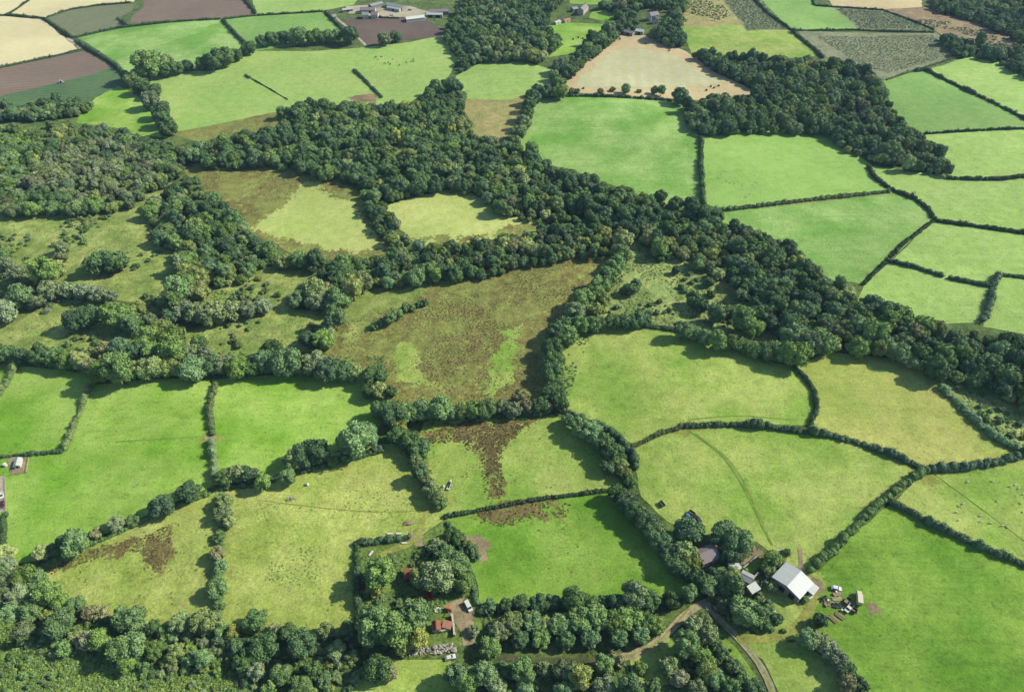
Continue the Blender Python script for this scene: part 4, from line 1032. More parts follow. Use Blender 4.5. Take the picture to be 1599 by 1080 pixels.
HEDGES = [
    ([(-60, 28), (0, 24), (12, 22), (45, 0), (60, -20)], 2.5, 2.2, 'd', "hedge curving round the tan field in the top left corner"),
    ([(12, 23), (68, 28), (90, 43), (114, 59)], 3.0, 2.6, 'd', "dark hedge between the pale yellow stubble and the striped crop"),
    ([(74, 26), (110, 14), (150, 8), (205, 3)], 2.2, 2.0, 'd', "thin hedge along the top of the striped crop"),
    ([(118, 63), (140, 76), (165, 90), (182, 102), (198, 118)], 4.0, 3.4, 'd', "thick dark hedge between the ploughed strip and the bright green field"),
    ([(114, 58), (180, 43), (260, 34), (345, 29)], 2.8, 2.4, 'd', "long straight hedge along the top of the bright green field"),
    ([(350, 29), (400, 23)], 2.6, 2.2, 'd', "short hedge piece below the purple ploughed field's right corner"),
    ([(184, 28), (199, 38)], 4.0, 3.0, 'd', "short stubby hedge at the right corner of the striped crop"),
    ([(-60, 120), (0, 105), (60, 92), (130, 77)], 2.2, 2.0, 'd', "hedge between the pale yellow stubble and the ploughed strip"),
    ([(347, 30), (365, 50), (385, 70)], 4.0, 3.2, 'd', "short dark hedge between the two green fields at the upper left"),
    ([(377, -10), (399, 20)], 4.0, 3.0, 'd', "dark hedge at the right end of the purple ploughed field"),
    ([(402, 23), (455, 20), (505, 17)], 2.6, 2.2, 'd', "straight hedge below the pale field at the top edge"),
    ([(508, 18), (525, 36), (544, 55)], 3.4, 2.6, 'd', "dark hedge left of the pale lane by the farmstead"),
    ([(384, 117), (392, 122)], 3.0, 2.2, 'd', "short dark hedge stub in the broad pale field"),
    ([(393, 123), (420, 138), (450, 156)], 1.0, 0.8, 'd', "thin dark ditch line across the broad pale field"),
    ([(553, 109), (570, 125), (580, 136), (597, 152)], 3.0, 1.8, 'd', "isolated dark hedge running down the broad pale field"),
    ([(560, 27), (590, 27), (625, 28)], 2.0, 1.6, 'd', "low hedge along the top of the dark ploughed field"),
    ([(1095, 212), (1095, 250), (1096, 285), (1100, 318)], 4.6, 4.2, 'd', "tall upright hedge between the vivid and the striped lime fields"),
    ([(1118, 328), (1200, 319), (1320, 306), (1392, 298)], 3.4, 2.2, 'o', "long grey green hedge below the striped lime field"),
    ([(1356, 260), (1366, 276), (1393, 295), (1430, 309), (1450, 325), (1460, 342)], 3.6, 2.8, 'd', "thick curving dark hedge right of the striped lime field"),
    ([(1464, 344), (1530, 353), (1600, 363), (1690, 374)], 3.0, 2.4, 'd', "dark hedge running to the right edge from the hedge junction"),
    ([(1457, 345), (1410, 380), (1388, 403), (1347, 444)], 2.8, 2.2, 'd', "hedge slanting down from the junction to the river wood"),
    ([(1392, 407), (1440, 419), (1476, 431)], 3.2, 2.4, 'd', "left piece of the dark hedge above the small lime field"),
    ([(1484, 433), (1550, 446)], 3.2, 2.4, 'd', "right piece of the dark hedge above the small lime field"),
    ([(1560, 427), (1600, 432), (1690, 441)], 3.0, 2.4, 'd', "short hedge on the right edge above the corner field"),
    ([(1559, 427), (1551, 446), (1547, 470), (1536, 503)], 5.0, 3.2, 'd', "thick upright hedge left of the corner field on the right edge"),
    ([(1444, 208), (1500, 204), (1599, 200), (1690, 198)], 2.4, 2.0, 'd', "thin level hedge across the upper right lime fields"),
    ([(1432, 110), (1446, 108), (1500, 135), (1560, 163), (1599, 183), (1690, 218)], 3.4, 2.8, 'd', "dark hedge slanting to the right edge between two lime fields"),
    ([(1385, 124), (1440, 106), (1480, 93), (1510, 84)], 2.2, 1.6, 'o', "thin hedge along the foot of the brown scrub plot"),
    ([(1238, 48), (1262, 68), (1288, 90)], 4.0, 3.0, 'd', "dark hedge left of the brown scrub plot"),
    ([(1244, 47), (1330, 46), (1460, 50)], 2.0, 1.8, 'd', "level hedge along the top of the brown scrub plot"),
    ([(1264, -15), (1272, 8), (1300, 10), (1380, 15), (1420, 30), (1460, 46)], 2.2, 2.0, 'd', "hedge between the tan top field and the dark scrub"),
    ([(1160, -20), (1199, 20), (1237, 47)], 2.6, 2.4, 'd', "hedge along the right side of the dark plantation wedge"),
    ([(1480, 277), (1560, 279), (1600, 274), (1690, 276)], 3.2, 2.6, 'd', "hedge on the right edge under the lime field's lower side"),
    ([(1240, 572), (1255, 586), (1270, 605), (1277, 635), (1264, 664)], 2.8, 2.2, 'd', "curved hedge between the two pale fields below the river wood"),
    ([(988, 696), (1030, 676), (1066, 665)], 2.6, 2.2, 'o', "left piece of the long arched hedge"),
    ([(1072, 664), (1120, 661), (1180, 663), (1262, 673)], 3.4, 2.8, 'd', "middle piece of the long arched hedge"),
    ([(1266, 672), (1310, 681), (1350, 692), (1400, 710), (1446, 730)], 4.2, 3.2, 'd', "right piece of the long arched hedge"),
    ([(1456, 731), (1500, 729), (1530, 724), (1560, 720), (1600, 708), (1660, 690)], 4.6, 3.6, 'd', "bushy hedge to the right edge above the sheep field"),
    ([(1446, 732), (1420, 748), (1380, 778), (1340, 816), (1300, 860), (1262, 890)], 4.4, 3.4, 'm', "thick bushy hedge slanting down to the barn"),
    ([(1395, 784), (1440, 808), (1500, 837), (1560, 864), (1584, 873)], 3.6, 3.0, 'd', "dark hedge between the sheep field and the bottom right field"),
    ([(1588, 876), (1620, 893), (1690, 925)], 2.2, 1.8, 'm', "thin hedge end on the right edge by the bottom right field"),
    ([(1474, 603), (1490, 620), (1512, 642), (1560, 682), (1630, 718)], 6.0, 4.0, 'm', "wide bushy hedge right of the pale straw green field"),
    ([(878, 638), (900, 648), (940, 663), (972, 688), (990, 708), (996, 730)], 4.4, 3.4, 'd', "thick dark hedge along the lower left of the pale arched field"),
    ([(142, 598), (120, 650), (101, 702)], 3.0, 2.6, 'o', "slanting hedge between the two left vivid paddocks"),
    ([(-40, 714), (0, 711), (50, 707), (100, 703)], 2.6, 2.2, 'd', "low hedge below the left edge paddock"),
    ([(26, 562), (14, 588), (0, 612), (-30, 650)], 4.2, 3.2, 'o', "pale bushy hedge at the left edge below the tree belt"),
    ([(336, 600), (329, 625), (328, 650), (331, 679)], 3.4, 2.8, 'o', "upper piece of the thin upright hedge between the vivid fields"),
    ([(331, 688), (333, 715), (336, 750)], 3.6, 2.8, 'o', "lower piece of the thin upright hedge between the vivid fields"),
    ([(557, 847), (557, 900), (559, 950), (562, 985)], 3.4, 3.0, 'd', "straight hedge on the left side of the overgrown garden"),
    ([(560, 846), (600, 843), (644, 836)], 3.0, 2.4, 'd', "hedge along the top of the overgrown garden"),
    ([(752, 952), (820, 946), (900, 944), (980, 942), (1070, 938)], 4.0, 2.6, 'd', "dark hedge below the deep green paddock under the bushy line"),
    ([(347, 775), (343, 840), (340, 900), (340, 965)], 3.6, 2.6, 'm', "upright hedge left of the faded olive pasture"),
    ([(696, 806), (760, 793), (840, 778), (968, 762)], 2.2, 1.6, 'd', "low scrubby hedge along the top of the deep green paddock"),
    ([(700, 815), (718, 850), (733, 890), (745, 945)], 2.6, 1.8, 'm', "low bushy hedge left of the deep green paddock"),
    ([(974, 766), (1005, 800), (1040, 850), (1080, 910)], 3.2, 2.4, 'd', "hedge under the trees right of the deep green paddock"),
    ([(50, 893), (110, 862), (180, 832), (250, 800), (330, 768)], 2.4, 1.6, 'm', "low hedge along the foot of the left vivid field"),
    ([(345, 760), (400, 755), (470, 735), (560, 712), (600, 700)], 3.4, 2.2, 'd', "bushy hedge along the foot of the right vivid field"),
    ([(615, 655), (640, 700), (665, 755), (686, 790)], 4.5, 3.2, 'd', "dark hedge under the hedgerow trees left of the rush bed"),
    ([(45, 895), (80, 932), (150, 962), (230, 985), (340, 985)], 3.6, 2.6, 'm', "hedge below the three cornered pasture"),
    ([(1010, 508), (1060, 514), (1110, 530), (1180, 552), (1240, 568)], 3.4, 2.6, 'm', "hedge along the upper edge of the pale arched field"),
    ([(650, 652), (720, 650), (800, 648), (860, 645)], 3.6, 2.4, 'd', "hedge along the foot of the large brown rush meadow"),
    ([(835, 152), (880, 149), (960, 150), (1050, 156)], 3.0, 2.2, 'd', "hedge between the stubble field and the large vivid field"),
    ([(865, 132), (885, 113), (905, 95), (930, 74), (945, 60)], 6.0, 5.0, 'd', "tall bushy hedge along the left side of the stubble field"),
    ([(-60, 895), (-20, 885), (3, 865), (6, 800)], 3.0, 2.4, 'd', "hedge at the left edge beside the paved strip"),
    ([(340, 1000), (400, 1000), (480, 1005), (560, 1010)], 3.0, 2.2, 'm', "hedge below the faded olive pasture"),
]
for i, (px, w, h, k, lab) in enumerate(HEDGES):
    hedge(px, w, h, 'h' + k, lab, 100 + i)

# ------------------------------------------------------------------ woods and ground cover (masses nobody could count)


def fill(px, z, spacing, rng, jit=0.42):
    g = [U(x, y, z) for x, y in px]
    poly = [(p.x, p.y) for p in g]
    xs = [p[0] for p in poly]
    ys = [p[1] for p in poly]
    X, Y = np.meshgrid(np.arange(min(xs), max(xs), spacing), np.arange(min(ys), max(ys), spacing * 0.87))
    X[1::2] += spacing / 2
    P = np.stack([X.ravel(), Y.ravel()], 1)
    P = P + rng.uniform(-jit, jit, P.shape) * spacing
    return P[inside(P, poly)]


def proto_collection(name, meshes):
    c = bpy.data.collections.new(name)
    for i, ms in enumerate(meshes):
        if len(ms) == 1:
            o = bpy.data.objects.new("%s %02d" % (name, i), ms[0])
        else:
            bm = bmesh.new()
            mats = []
            for k, me in enumerate(ms):
                a = len(bm.faces)
                bm.from_mesh(me)
                bm.faces.ensure_lookup_table()
                for f in bm.faces[a:]:
                    f.material_index = k
                mats.append(me.materials[0])
            m2 = bpy.data.meshes.new("%s %02d" % (name, i))
            bm.to_mesh(m2)
            bm.free()
            for m in mats:
                m2.materials.append(m)
            o = bpy.data.objects.new("%s %02d" % (name, i), m2)
        c.objects.link(o)
    return c


def scatter(name, label, cat, P, scale, idx, coll, rng, sink=0.0):
    me = bpy.data.meshes.new(name)
    n = len(P)
    z = hgt(P[:, 0], P[:, 1]) - sink
    me.vertices.add(n)
    me.vertices.foreach_set("co", np.stack([P[:, 0], P[:, 1], z], 1).astype(np.float32).ravel())
    for nm, typ, data in (("sc", 'FLOAT_VECTOR', np.asarray(scale, np.float32).ravel()), ("rot", 'FLOAT', rng.uniform(0, 6.28, n).astype(np.float32)),
                          ("idx", 'INT', np.asarray(idx, np.int32))):
        at = me.attributes.new(nm, typ, 'POINT')
        at.data.foreach_set("vector" if typ == 'FLOAT_VECTOR' else "value", data)
    o = link(name, me)
    tag(o, label, cat, kind="stuff")
    t = bpy.data.node_groups.new(name, 'GeometryNodeTree')
    t.interface.new_socket("Geometry", in_out='INPUT', socket_type='NodeSocketGeometry')
    t.interface.new_socket("Geometry", in_out='OUTPUT', socket_type='NodeSocketGeometry')
    gi, go = t.nodes.new("NodeGroupInput"), t.nodes.new("NodeGroupOutput")
    ip = t.nodes.new("GeometryNodeInstanceOnPoints")
    ci = t.nodes.new("GeometryNodeCollectionInfo")
    ci.inputs["Collection"].default_value = coll
    ci.inputs["Separate Children"].default_value = True
    ci.inputs["Reset Children"].default_value = True

    def attr(nm, typ):
        a = t.nodes.new("GeometryNodeInputNamedAttribute")
        a.data_type = typ
        a.inputs["Name"].default_value = nm
        return a.outputs["Attribute"]
    cx = t.nodes.new("ShaderNodeCombineXYZ")
    t.links.new(attr("rot", 'FLOAT'), cx.inputs[2])
    t.links.new(gi.outputs[0], ip.inputs["Points"])
    t.links.new(ci.outputs[0], ip.inputs["Instance"])
    ip.inputs["Pick Instance"].default_value = True
    t.links.new(attr("idx", 'INT'), ip.inputs["Instance Index"])
    t.links.new(cx.outputs[0], ip.inputs["Rotation"])
    t.links.new(attr("sc", 'FLOAT_VECTOR'), ip.inputs["Scale"])
    t.links.new(ip.outputs[0], go.inputs[0])
    md = o.modifiers.new("scatter", 'NODES')
    md.node_group = t
    return o


KINDS = ['d', 'm', 'o', 'g', 'y', 'b']
tree_protos, KI = [], {}
for k in KINDS:
    KI[k] = len(tree_protos)
    for sh, i in (('broad', 0), ('broad', 1), ('tall', 0), ('low', 0), ('low', 1)):
        tree_protos.append([crown(sh, i, k), TRUNKS[sh]])
TREES = proto_collection("wood tree", tree_protos)


def wood(label, polys, seed, spacing=5.9, smin=0.46, smax=1.12, weights=None, pale=None):
    """polys: list of canopy outlines in photo pixels"""
    rng = np.random.default_rng(seed)
    P = np.concatenate([fill(px, 6.0, spacing, rng) for px in polys])
    n = len(P)
    w = weights or {'d': .46, 'm': .36, 'o': .10, 'g': .04, 'y': .03, 'b': .01}
    order = ['d', 'm', 'o', 'g', 'b', 'y']
    cum = np.cumsum([w[k] for k in order]) / sum(w.values())
    u = np.clip(rng.random(n) * 0.999 + 0.42 * vnoise(P, 0.022, seed + 40), 0, 0.999)
    kk = np.array(order)[np.searchsorted(cum, u, side='right').clip(0, 5)]
    if pale:
        pl = [(q.x, q.y) for q in (U(x, y, 6.0) for x, y in pale)]
        ins = inside(P, pl) & (rng.random(n) < 0.75)
        kk[ins] = rng.choice(['g', 'b', 'o', 'g'], size=int(ins.sum()))
    sh = rng.choice(5, size=n, p=[.3, .27, .17, .13, .13])
    idx = np.array([KI[k] for k in kk]) + sh
    s = (smin + (smax * 1.12 - smin) * rng.random(n) ** 1.35) * (1 + 0.3 * vnoise(P, 0.025, seed))
    scale = np.stack([s, s * rng.uniform(0.9, 1.1, n), s * rng.uniform(0.85, 1.2, n)], 1)
    print("wood", n)
    return scatter("woodland", label, "woodland", P, scale, idx, TREES, rng)


wood("mixed wood on the left edge with a paler grey green patch", [
    [(-90, 215), (0, 200), (60, 200), (110, 192), (200, 205), (262, 217), (292, 240), (282, 262), (255, 282), (218, 303), (205, 318), (110, 330), (0, 328), (-90, 328)],
    [(-90, 178), (0, 163), (60, 158), (100, 152), (145, 160), (122, 172), (60, 180), (0, 180), (-90, 195)]], 201, 5.6, 0.52, 0.95,
    {'d': .3, 'm': .4, 'o': .16, 'g': .09, 'y': .03, 'b': .02}, pale=[(60, 240), (170, 215), (250, 250), (200, 310), (110, 300), (50, 290)])
wood("long dark wood winding from the upper centre to the right edge", [
    [(290, 238), (340, 213), (430, 200), (440, 170), (480, 158), (540, 160), (600, 165), (645, 158), (672, 138), (700, 122), (722, 132), (725, 180), (742, 212),
     (790, 222), (835, 238), (900, 272), (1000, 298), (1095, 325), (1195, 360), (1262, 402), (1290, 430), (1340, 455), (1400, 490), (1440, 505), (1520, 512), (1599, 525), (1690, 545),
     (1690, 660), (1599, 636), (1560, 596), (1490, 594), (1400, 553), (1300, 540), (1240, 532), (1190, 490), (1130, 432), (1060, 392), (985, 362), (970, 352), (900, 340), (850, 342),
     (785, 326), (745, 296), (700, 292), (610, 306), (590, 296), (550, 276), (480, 268), (420, 250), (330, 258)]], 202, 6.0)
wood("rounded dark wood at the upper right centre", [
    [(1066, 165), (1085, 155), (1125, 150), (1175, 148), (1178, 132), (1120, 104), (1075, 80), (1100, 80), (1180, 88), (1260, 92), (1320, 98), (1345, 108), (1380, 132), (1398, 168), (1428, 205), (1465, 232), (1488, 268),
     (1440, 262), (1370, 246), (1330, 232), (1290, 202), (1200, 200), (1105, 202), (1080, 190)]], 203, 6.0, weights={'d': .45, 'm': .28, 'o': .14, 'g': .09, 'y': .02, 'b': .02})
wood("dark wood at the top centre beside the farmstead", [
    [(700, 40), (722, 0), (720, -50), (890, -50), (875, 0), (858, 20), (850, 40), (880, 55), (865, 75), (838, 92), (800, 88), (745, 92), (715, 108), (708, 80), (695, 58)],
    [(938, 4), (985, 0), (1045, -40), (1080, -40), (1062, 40), (1072, 66), (1045, 66), (1020, 56), (1022, 44), (1042, 34), (1040, 10), (1022, 2), (1000, 8), (985, 26), (965, 22)],
    [(858, 126), (874, 132), (912, 96), (952, 64), (968, 52), (948, 40), (915, 62), (885, 90), (862, 106)],
    [(942, 42), (985, 30), (1000, 38), (975, 44), (945, 58), (925, 62)]], 204, 6.3)
wood("grey green wood in the top right corner", [
    [(1437, -50), (1690, -50), (1690, 66), (1599, 62), (1560, 42), (1510, 22), (1465, 12)],
    [(1465, 52), (1500, 55), (1530, 66), (1570, 72), (1690, 80), (1690, 125), (1599, 110), (1560, 90), (1525, 82), (1490, 80)]], 205, 6.3, weights={'d': .38, 'm': .26, 'o': .16, 'g': .18, 'y': .01, 'b': .01})
wood("dense tree mass between the left rough meadows and the wet meadow", [
    [(228, 318), (262, 302), (290, 285), (285, 265), (310, 275), (330, 305), (368, 340), (405, 372), (430, 395), (400, 415), (375, 432), (335, 440), (300, 438), (275, 420), (285, 390), (250, 378), (232, 345)]], 206, 5.8,
    weights={'d': .45, 'm': .36, 'o': .08, 'g': .07, 'y': .02, 'b': .02})
wood("belt of mixed trees below the two wet meadows", [
    [(400, 378), (430, 388), (480, 405), (560, 398), (600, 395), (650, 382), (720, 376), (800, 368), (850, 345), (930, 350), (975, 362), (965, 385), (930, 398), (880, 395), (850, 405), (830, 408), (740, 428), (690, 432), (630, 438), (590, 440), (560, 432), (520, 425), (470, 412), (420, 410)],
    [(560, 285), (590, 295), (600, 320), (640, 375), (620, 390), (595, 360), (575, 330)]], 207, 5.8, 0.5, 0.95,
    {'d': .4, 'm': .34, 'o': .12, 'g': .09, 'y': .03, 'b': .02})

rest = [q for q in PLANTS if id(q) in FAR_TREES]
rows = [plant_shape(q[0], q[1], q[3], q[4]) for q in rest]
SHI = {'broad': 0, 'tall': 2, 'low': 3}
rs = np.array([r[2] for r in rows])
scatter("hedgerow_trees", "smaller distant trees standing in rows along the field edges", "trees", np.array([(r[1].x, r[1].y) for r in rows]), np.stack([rs, rs, rs], 1),
        np.array([KI[q[3]] + SHI[r[0]] for q, r in zip(rest, rows)]), TREES, np.random.default_rng(9))

# tufts
tufts = {}
for k in ('r', 't', 'k', 'g', 'm'):
    ms = []
    for s in range(3):
        rng = np.random.default_rng(400 + s)
        n = 46
        dirs = unit(rng.normal(size=(n, 3)) * np.array([1, 1, 0.6]) + np.array([0, 0, 0.6]))
        dirs[:, 2] = np.abs(dirs[:, 2])
        P = dirs * rng.uniform(0.45, 1.0, n)[:, None] * np.array([0.8, 0.8, 0.75])
        v, f = quads(P, unit(dirs + 0.7 * rng.normal(size=dirs.shape)), 0.5, rng, 0.6)
        iv, if_ = ico(1)
        core = iv * np.array([0.62, 0.62, 0.5]) * rng.uniform(0.8, 1.1, (len(iv), 1))
        ms.append([foliage_mesh("tuft", [(v, f, False), (core, if_, False)], LM[k])])
    tufts[k] = proto_collection("tuft " + k, ms)


def cover(name, label, cat, polys, k, spacing, seed, smin, smax, thresh=-9, ns=0.06, flat=0.8):
    rng = np.random.default_rng(seed)
    P = np.concatenate([fill(px, 0.3, spacing, rng, 0.5) for px in polys])
    if thresh > -2:
        P = P[vnoise(P, ns, seed) + 0.5 * vnoise(P, ns * 4, seed + 3) + rng.uniform(-0.12, 0.12, len(P)) > thresh]
    n = len(P)
    s = rng.uniform(smin, smax, n)
    print(name, n)
    scatter(name, label, cat, P, np.stack([s, s * rng.uniform(0.8, 1.25, n), s * flat * rng.uniform(0.7, 1.3, n)], 1), rng.integers(0, 3, n), tufts[k], rng, 0.05)


BUSHI = proto_collection("loose bush", [[crown('bush', i, k)] for k in ('m', 'o', 'g', 'd') for i in range(3)])


def bushes(label, polys, spacing, seed, smin, smax, thresh, ns=0.05):
    rng = np.random.default_rng(seed)
    P = np.concatenate([fill(px, 1.0, spacing, rng, 0.5) for px in polys])
    P = P[vnoise(P, ns, seed) + rng.uniform(-0.25, 0.25, len(P)) > thresh]
    n = len(P)
    s = rng.uniform(smin, smax, n) ** 1.3
    print("bushes", n)
    scatter("bushes", label, "bushes", P, np.stack([s, s * rng.uniform(0.8, 1.2, n), s * rng.uniform(0.7, 1.1, n)], 1), rng.choice(12, size=n, p=np.repeat([.40, .27, .15, .18], 3) / 3), BUSHI, rng)


bushes("low mixed bushes filling the scrub along the bottom edge", [
    [(0, 880), (60, 915), (180, 975), (340, 995), (560, 1010), (600, 1030), (540, 1080), (430, 1090), (330, 1050), (180, 1035), (80, 1010), (0, 1000)],
    [(715, 1040), (980, 1036), (1000, 1090), (980, 1150), (720, 1150)], [(1060, 1000), (1105, 970), (1140, 1010), (1175, 1070), (1180, 1130), (1050, 1130), (1045, 1070)]], 3.2, 501, 0.35, 0.95, -0.12)
bushes("low bushes of the overgrown garden and farm trees", [
    [(566, 880), (640, 866), (700, 830), (725, 900), (690, 940), (640, 1000), (566, 1000)], [(1090, 890), (1160, 880), (1150, 930), (1180, 985), (1125, 960), (1095, 915)], [(1195, 950), (1240, 955), (1235, 985), (1190, 990)]], 3.2, 502, 0.35, 0.8, -0.05)
bushes("loose bushes spread over the left rough meadows", [
    [(-60, 345), (220, 335), (260, 395), (290, 400), (250, 490), (200, 465), (0, 435), (-60, 430)], [(-60, 470), (140, 465), (225, 505), (160, 560), (-60, 555)],
    [(310, 455), (470, 415), (500, 440), (450, 485)], [(280, 520), (440, 485), (515, 490), (500, 545), (420, 560)]], 3.8, 503, 0.3, 1.0, 0.25, 0.028)
bushes("loose bushes in the tussocky ground beside the river wood", [
    [(970, 380), (1060, 402), (1130, 442), (1200, 495), (1240, 540), (1080, 520), (905, 515), (955, 430)], [(1490, 598), (1560, 600), (1690, 650), (1690, 725), (1610, 705), (1520, 645)]], 3.8, 504, 0.3, 0.9, 0.24, 0.035)
cover("rushes", "brown rushes covering the large meadow at the centre", "rushes", [
    [(515, 555), (540, 500), (620, 470), (700, 440), (830, 410), (880, 400), (940, 405), (940, 430), (880, 495), (855, 545), (862, 630), (820, 642), (700, 642), (615, 640), (565, 585)]], 'r', 1.35, 301, 0.35, 0.75, -0.02, 0.035, 0.65)
cover("rushes", "brown rushes in the wet meadow left of the narrow tree strip", "rushes", [
    [(300, 265), (400, 256), (480, 276), (540, 292), (545, 305), (500, 296), (440, 310), (400, 345), (370, 342), (325, 308)], [(430, 378), (480, 388), (560, 396), (600, 392), (560, 404), (480, 402)]], 'r', 1.8, 302, 0.45, 0.85, 0.0, 0.035, 0.5)
cover("rushes", "brown rushes between the two light pasture halves", "rushes", [
    [(720, 660), (780, 655), (830, 655), (820, 668), (795, 690), (782, 720), (790, 760), (783, 782), (765, 785), (752, 750), (752, 705), (720, 690), (665, 692), (662, 675)]], 'r', 1.1, 303, 0.4, 0.9, -0.4, 0.06, 0.9)
cover("rushes", "dark rushes in the top of the deep green paddock", "rushes", [
    [(745, 798), (840, 780), (895, 780), (885, 805), (830, 810), (790, 822), (750, 815)]], 'r', 1.1, 304, 0.35, 0.8, -0.2, 0.08, 0.9)
cover("rushes", "dark brown rushes in the three cornered pasture", "rushes", [
    [(222, 838), (268, 815), (270, 848), (262, 872), (250, 890), (235, 882), (226, 862), (190, 858), (80, 895), (70, 890), (160, 850)]], 'r', 1.0, 305, 0.35, 0.8, -0.3, 0.09, 0.9)
cover("grass_tufts", "dark tufts scattered over the three cornered pasture", "grass tufts", [
    [(70, 900), (150, 865), (225, 860), (270, 885), (300, 810), (330, 790), (320, 870), (260, 960), (190, 940)]], 'r', 2.4, 306, 0.35, 0.7, 0.22, 0.12, 0.7)
cover("grass_tufts", "dark tufts scattered over the deep green paddock", "grass tufts", [
    [(740, 820), (980, 775), (1040, 880), (1000, 920), (770, 935)]], 'm', 2.8, 307, 0.3, 0.65, 0.27, 0.1, 0.7)
cover("grass_tufts", "dark tufts scattered over the faded olive pasture", "grass tufts", [
    [(360, 790), (640, 715), (680, 800), (560, 840), (540, 960), (370, 950)]], 'm', 2.5, 308, 0.3, 0.65, 0.3, 0.05, 0.6)
cover("grass_tufts", "dark rough patch of tufts in the middle of the faded olive pasture", "grass tufts", [
    [(420, 880), (448, 850), (485, 855), (500, 890), (505, 925), (460, 930), (410, 905)]], 'm', 1.3, 319, 0.25, 0.6, -0.02, 0.1, 0.6)
cover("grass_tufts", "dark tufts on the light pasture beside the rush bed", "grass tufts", [
    [(672, 700), (750, 700), (752, 780), (690, 790)], [(790, 700), (880, 670), (950, 745), (800, 775)]], 'r', 2.0, 309, 0.3, 0.7, 0.18, 0.08, 0.6)
cover("tussocks", "green tussocks of the meadow beside the river wood", "tussocks", [
    [(970, 380), (1000, 378), (1060, 402), (1130, 442), (1190, 492), (1230, 540), (1190, 545), (1080, 515), (1000, 505), (905, 515), (900, 495), (955, 430)]], 't', 2.0, 310, 0.6, 1.25, -0.1, 0.06, 0.6)
cover("tussocks", "green tussocks of the scrub corner on the right edge", "tussocks", [
    [(1490, 598), (1560, 600), (1690, 650), (1690, 725), (1610, 705), (1520, 645)]], 't', 1.9, 311, 0.6, 1.3, -0.25, 0.06, 0.7)
cover("tussocks", "low tussocks of the rough meadows at the left", "tussocks", [
    [(-60, 345), (220, 335), (260, 395), (290, 400), (240, 480), (200, 462), (0, 430), (-60, 430)], [(-60, 485), (140, 475), (215, 510), (150, 555), (-60, 550)],
    [(320, 458), (400, 425), (470, 420), (490, 440), (450, 480)], [(300, 530), (440, 490), (500, 495), (490, 540), (420, 552)]], 't', 2.3, 312, 0.4, 0.85, 0.0, 0.07, 0.45)
cover("bracken", "green bracken filling the bottom left corner", "bracken", [
    [(-90, 995), (60, 1005), (130, 1032), (250, 1045), (340, 1055), (440, 1078), (440, 1180), (-90, 1180)]], 'k', 1.15, 313, 0.6, 1.2, -9, 0.06, 0.8)
cover("bracken", "darker green fern patches within the corner bracken", "bracken", [
    [(-90, 995), (60, 1005), (130, 1032), (250, 1045), (340, 1055), (440, 1078), (440, 1180), (-90, 1180)]], 'm', 1.6, 320, 0.6, 1.3, 0.02, 0.04, 0.9)
bushes("scattered bushes in the corner bracken", [[(-60, 1000), (60, 1010), (250, 1050), (430, 1080), (430, 1150), (-60, 1150)]], 4.0, 505, 0.3, 0.75, 0.1, 0.03)
cover("undergrowth", "bramble undergrowth between the trees at the bottom", "undergrowth", [
    [(0, 880), (60, 910), (180, 970), (340, 990), (560, 1005), (560, 1040), (430, 1080), (250, 1050), (100, 1025), (0, 1000)],
    [(720, 1040), (980, 1036), (1000, 1080), (980, 1150), (720, 1150)], [(1060, 1000), (1110, 960), (1140, 1010), (1180, 1080), (1180, 1150), (1050, 1150), (1040, 1070)],
    [(562, 870), (640, 860), (700, 820), (740, 960), (700, 940), (640, 1000), (565, 1000)], [(755, 960), (1050, 950), (1020, 995), (760, 1005)],
    [(1090, 850), (1160, 840), (1150, 930), (1180, 985), (1120, 960), (1085, 900)]], 'm', 1.6, 314, 0.5, 1.2, -0.25, 0.07, 0.8)
cover("scrub", "low dark scrub covering the brown plot at the upper right", "scrub", [
    [(1275, 56), (1455, 54), (1490, 82), (1440, 100), (1385, 114), (1350, 104), (1310, 80)]], 'g', 2.2, 315, 0.8, 1.5, -0.5, 0.03, 0.5)
cover("scrub", "dark scrub of the plots at the top right edge", "scrub", [
    [(1305, 13), (1380, 17), (1455, 45), (1345, 44)], [(1105, -30), (1160, -30), (1235, 46), (1168, 46)]], 'g', 2.3, 316, 1.0, 1.9, -0.8, 0.03, 0.55)
cover("scrub", "scattered scrub on the pale ground at the top edge", "scrub", [
    [(1055, -30), (1100, -30), (1150, 36), (1070, 40)], [(1400, 24), (1500, 36), (1640, 70), (1560, 76), (1470, 50)]], 'g', 3.2, 317, 0.9, 1.9, 0.12, 0.02, 0.8)
cover("undergrowth", "undergrowth below the hedgerow trees and along wood edges", "undergrowth", [
    [(600, 600), (640, 640), (690, 780), (670, 775), (600, 660)], [(850, 520), (900, 480), (960, 400), (985, 420), (930, 500), (880, 640), (860, 640)],
    [(240, 450), (300, 440), (420, 470), (420, 490), (270, 510), (200, 540), (170, 520)], [(0, 545), (600, 555), (600, 590), (140, 582), (0, 568)]], 'm', 2.0, 318, 0.6, 1.3, -0.1, 0.05, 0.8)

# ------------------------------------------------------------------ buildings, vehicles, animals and small things


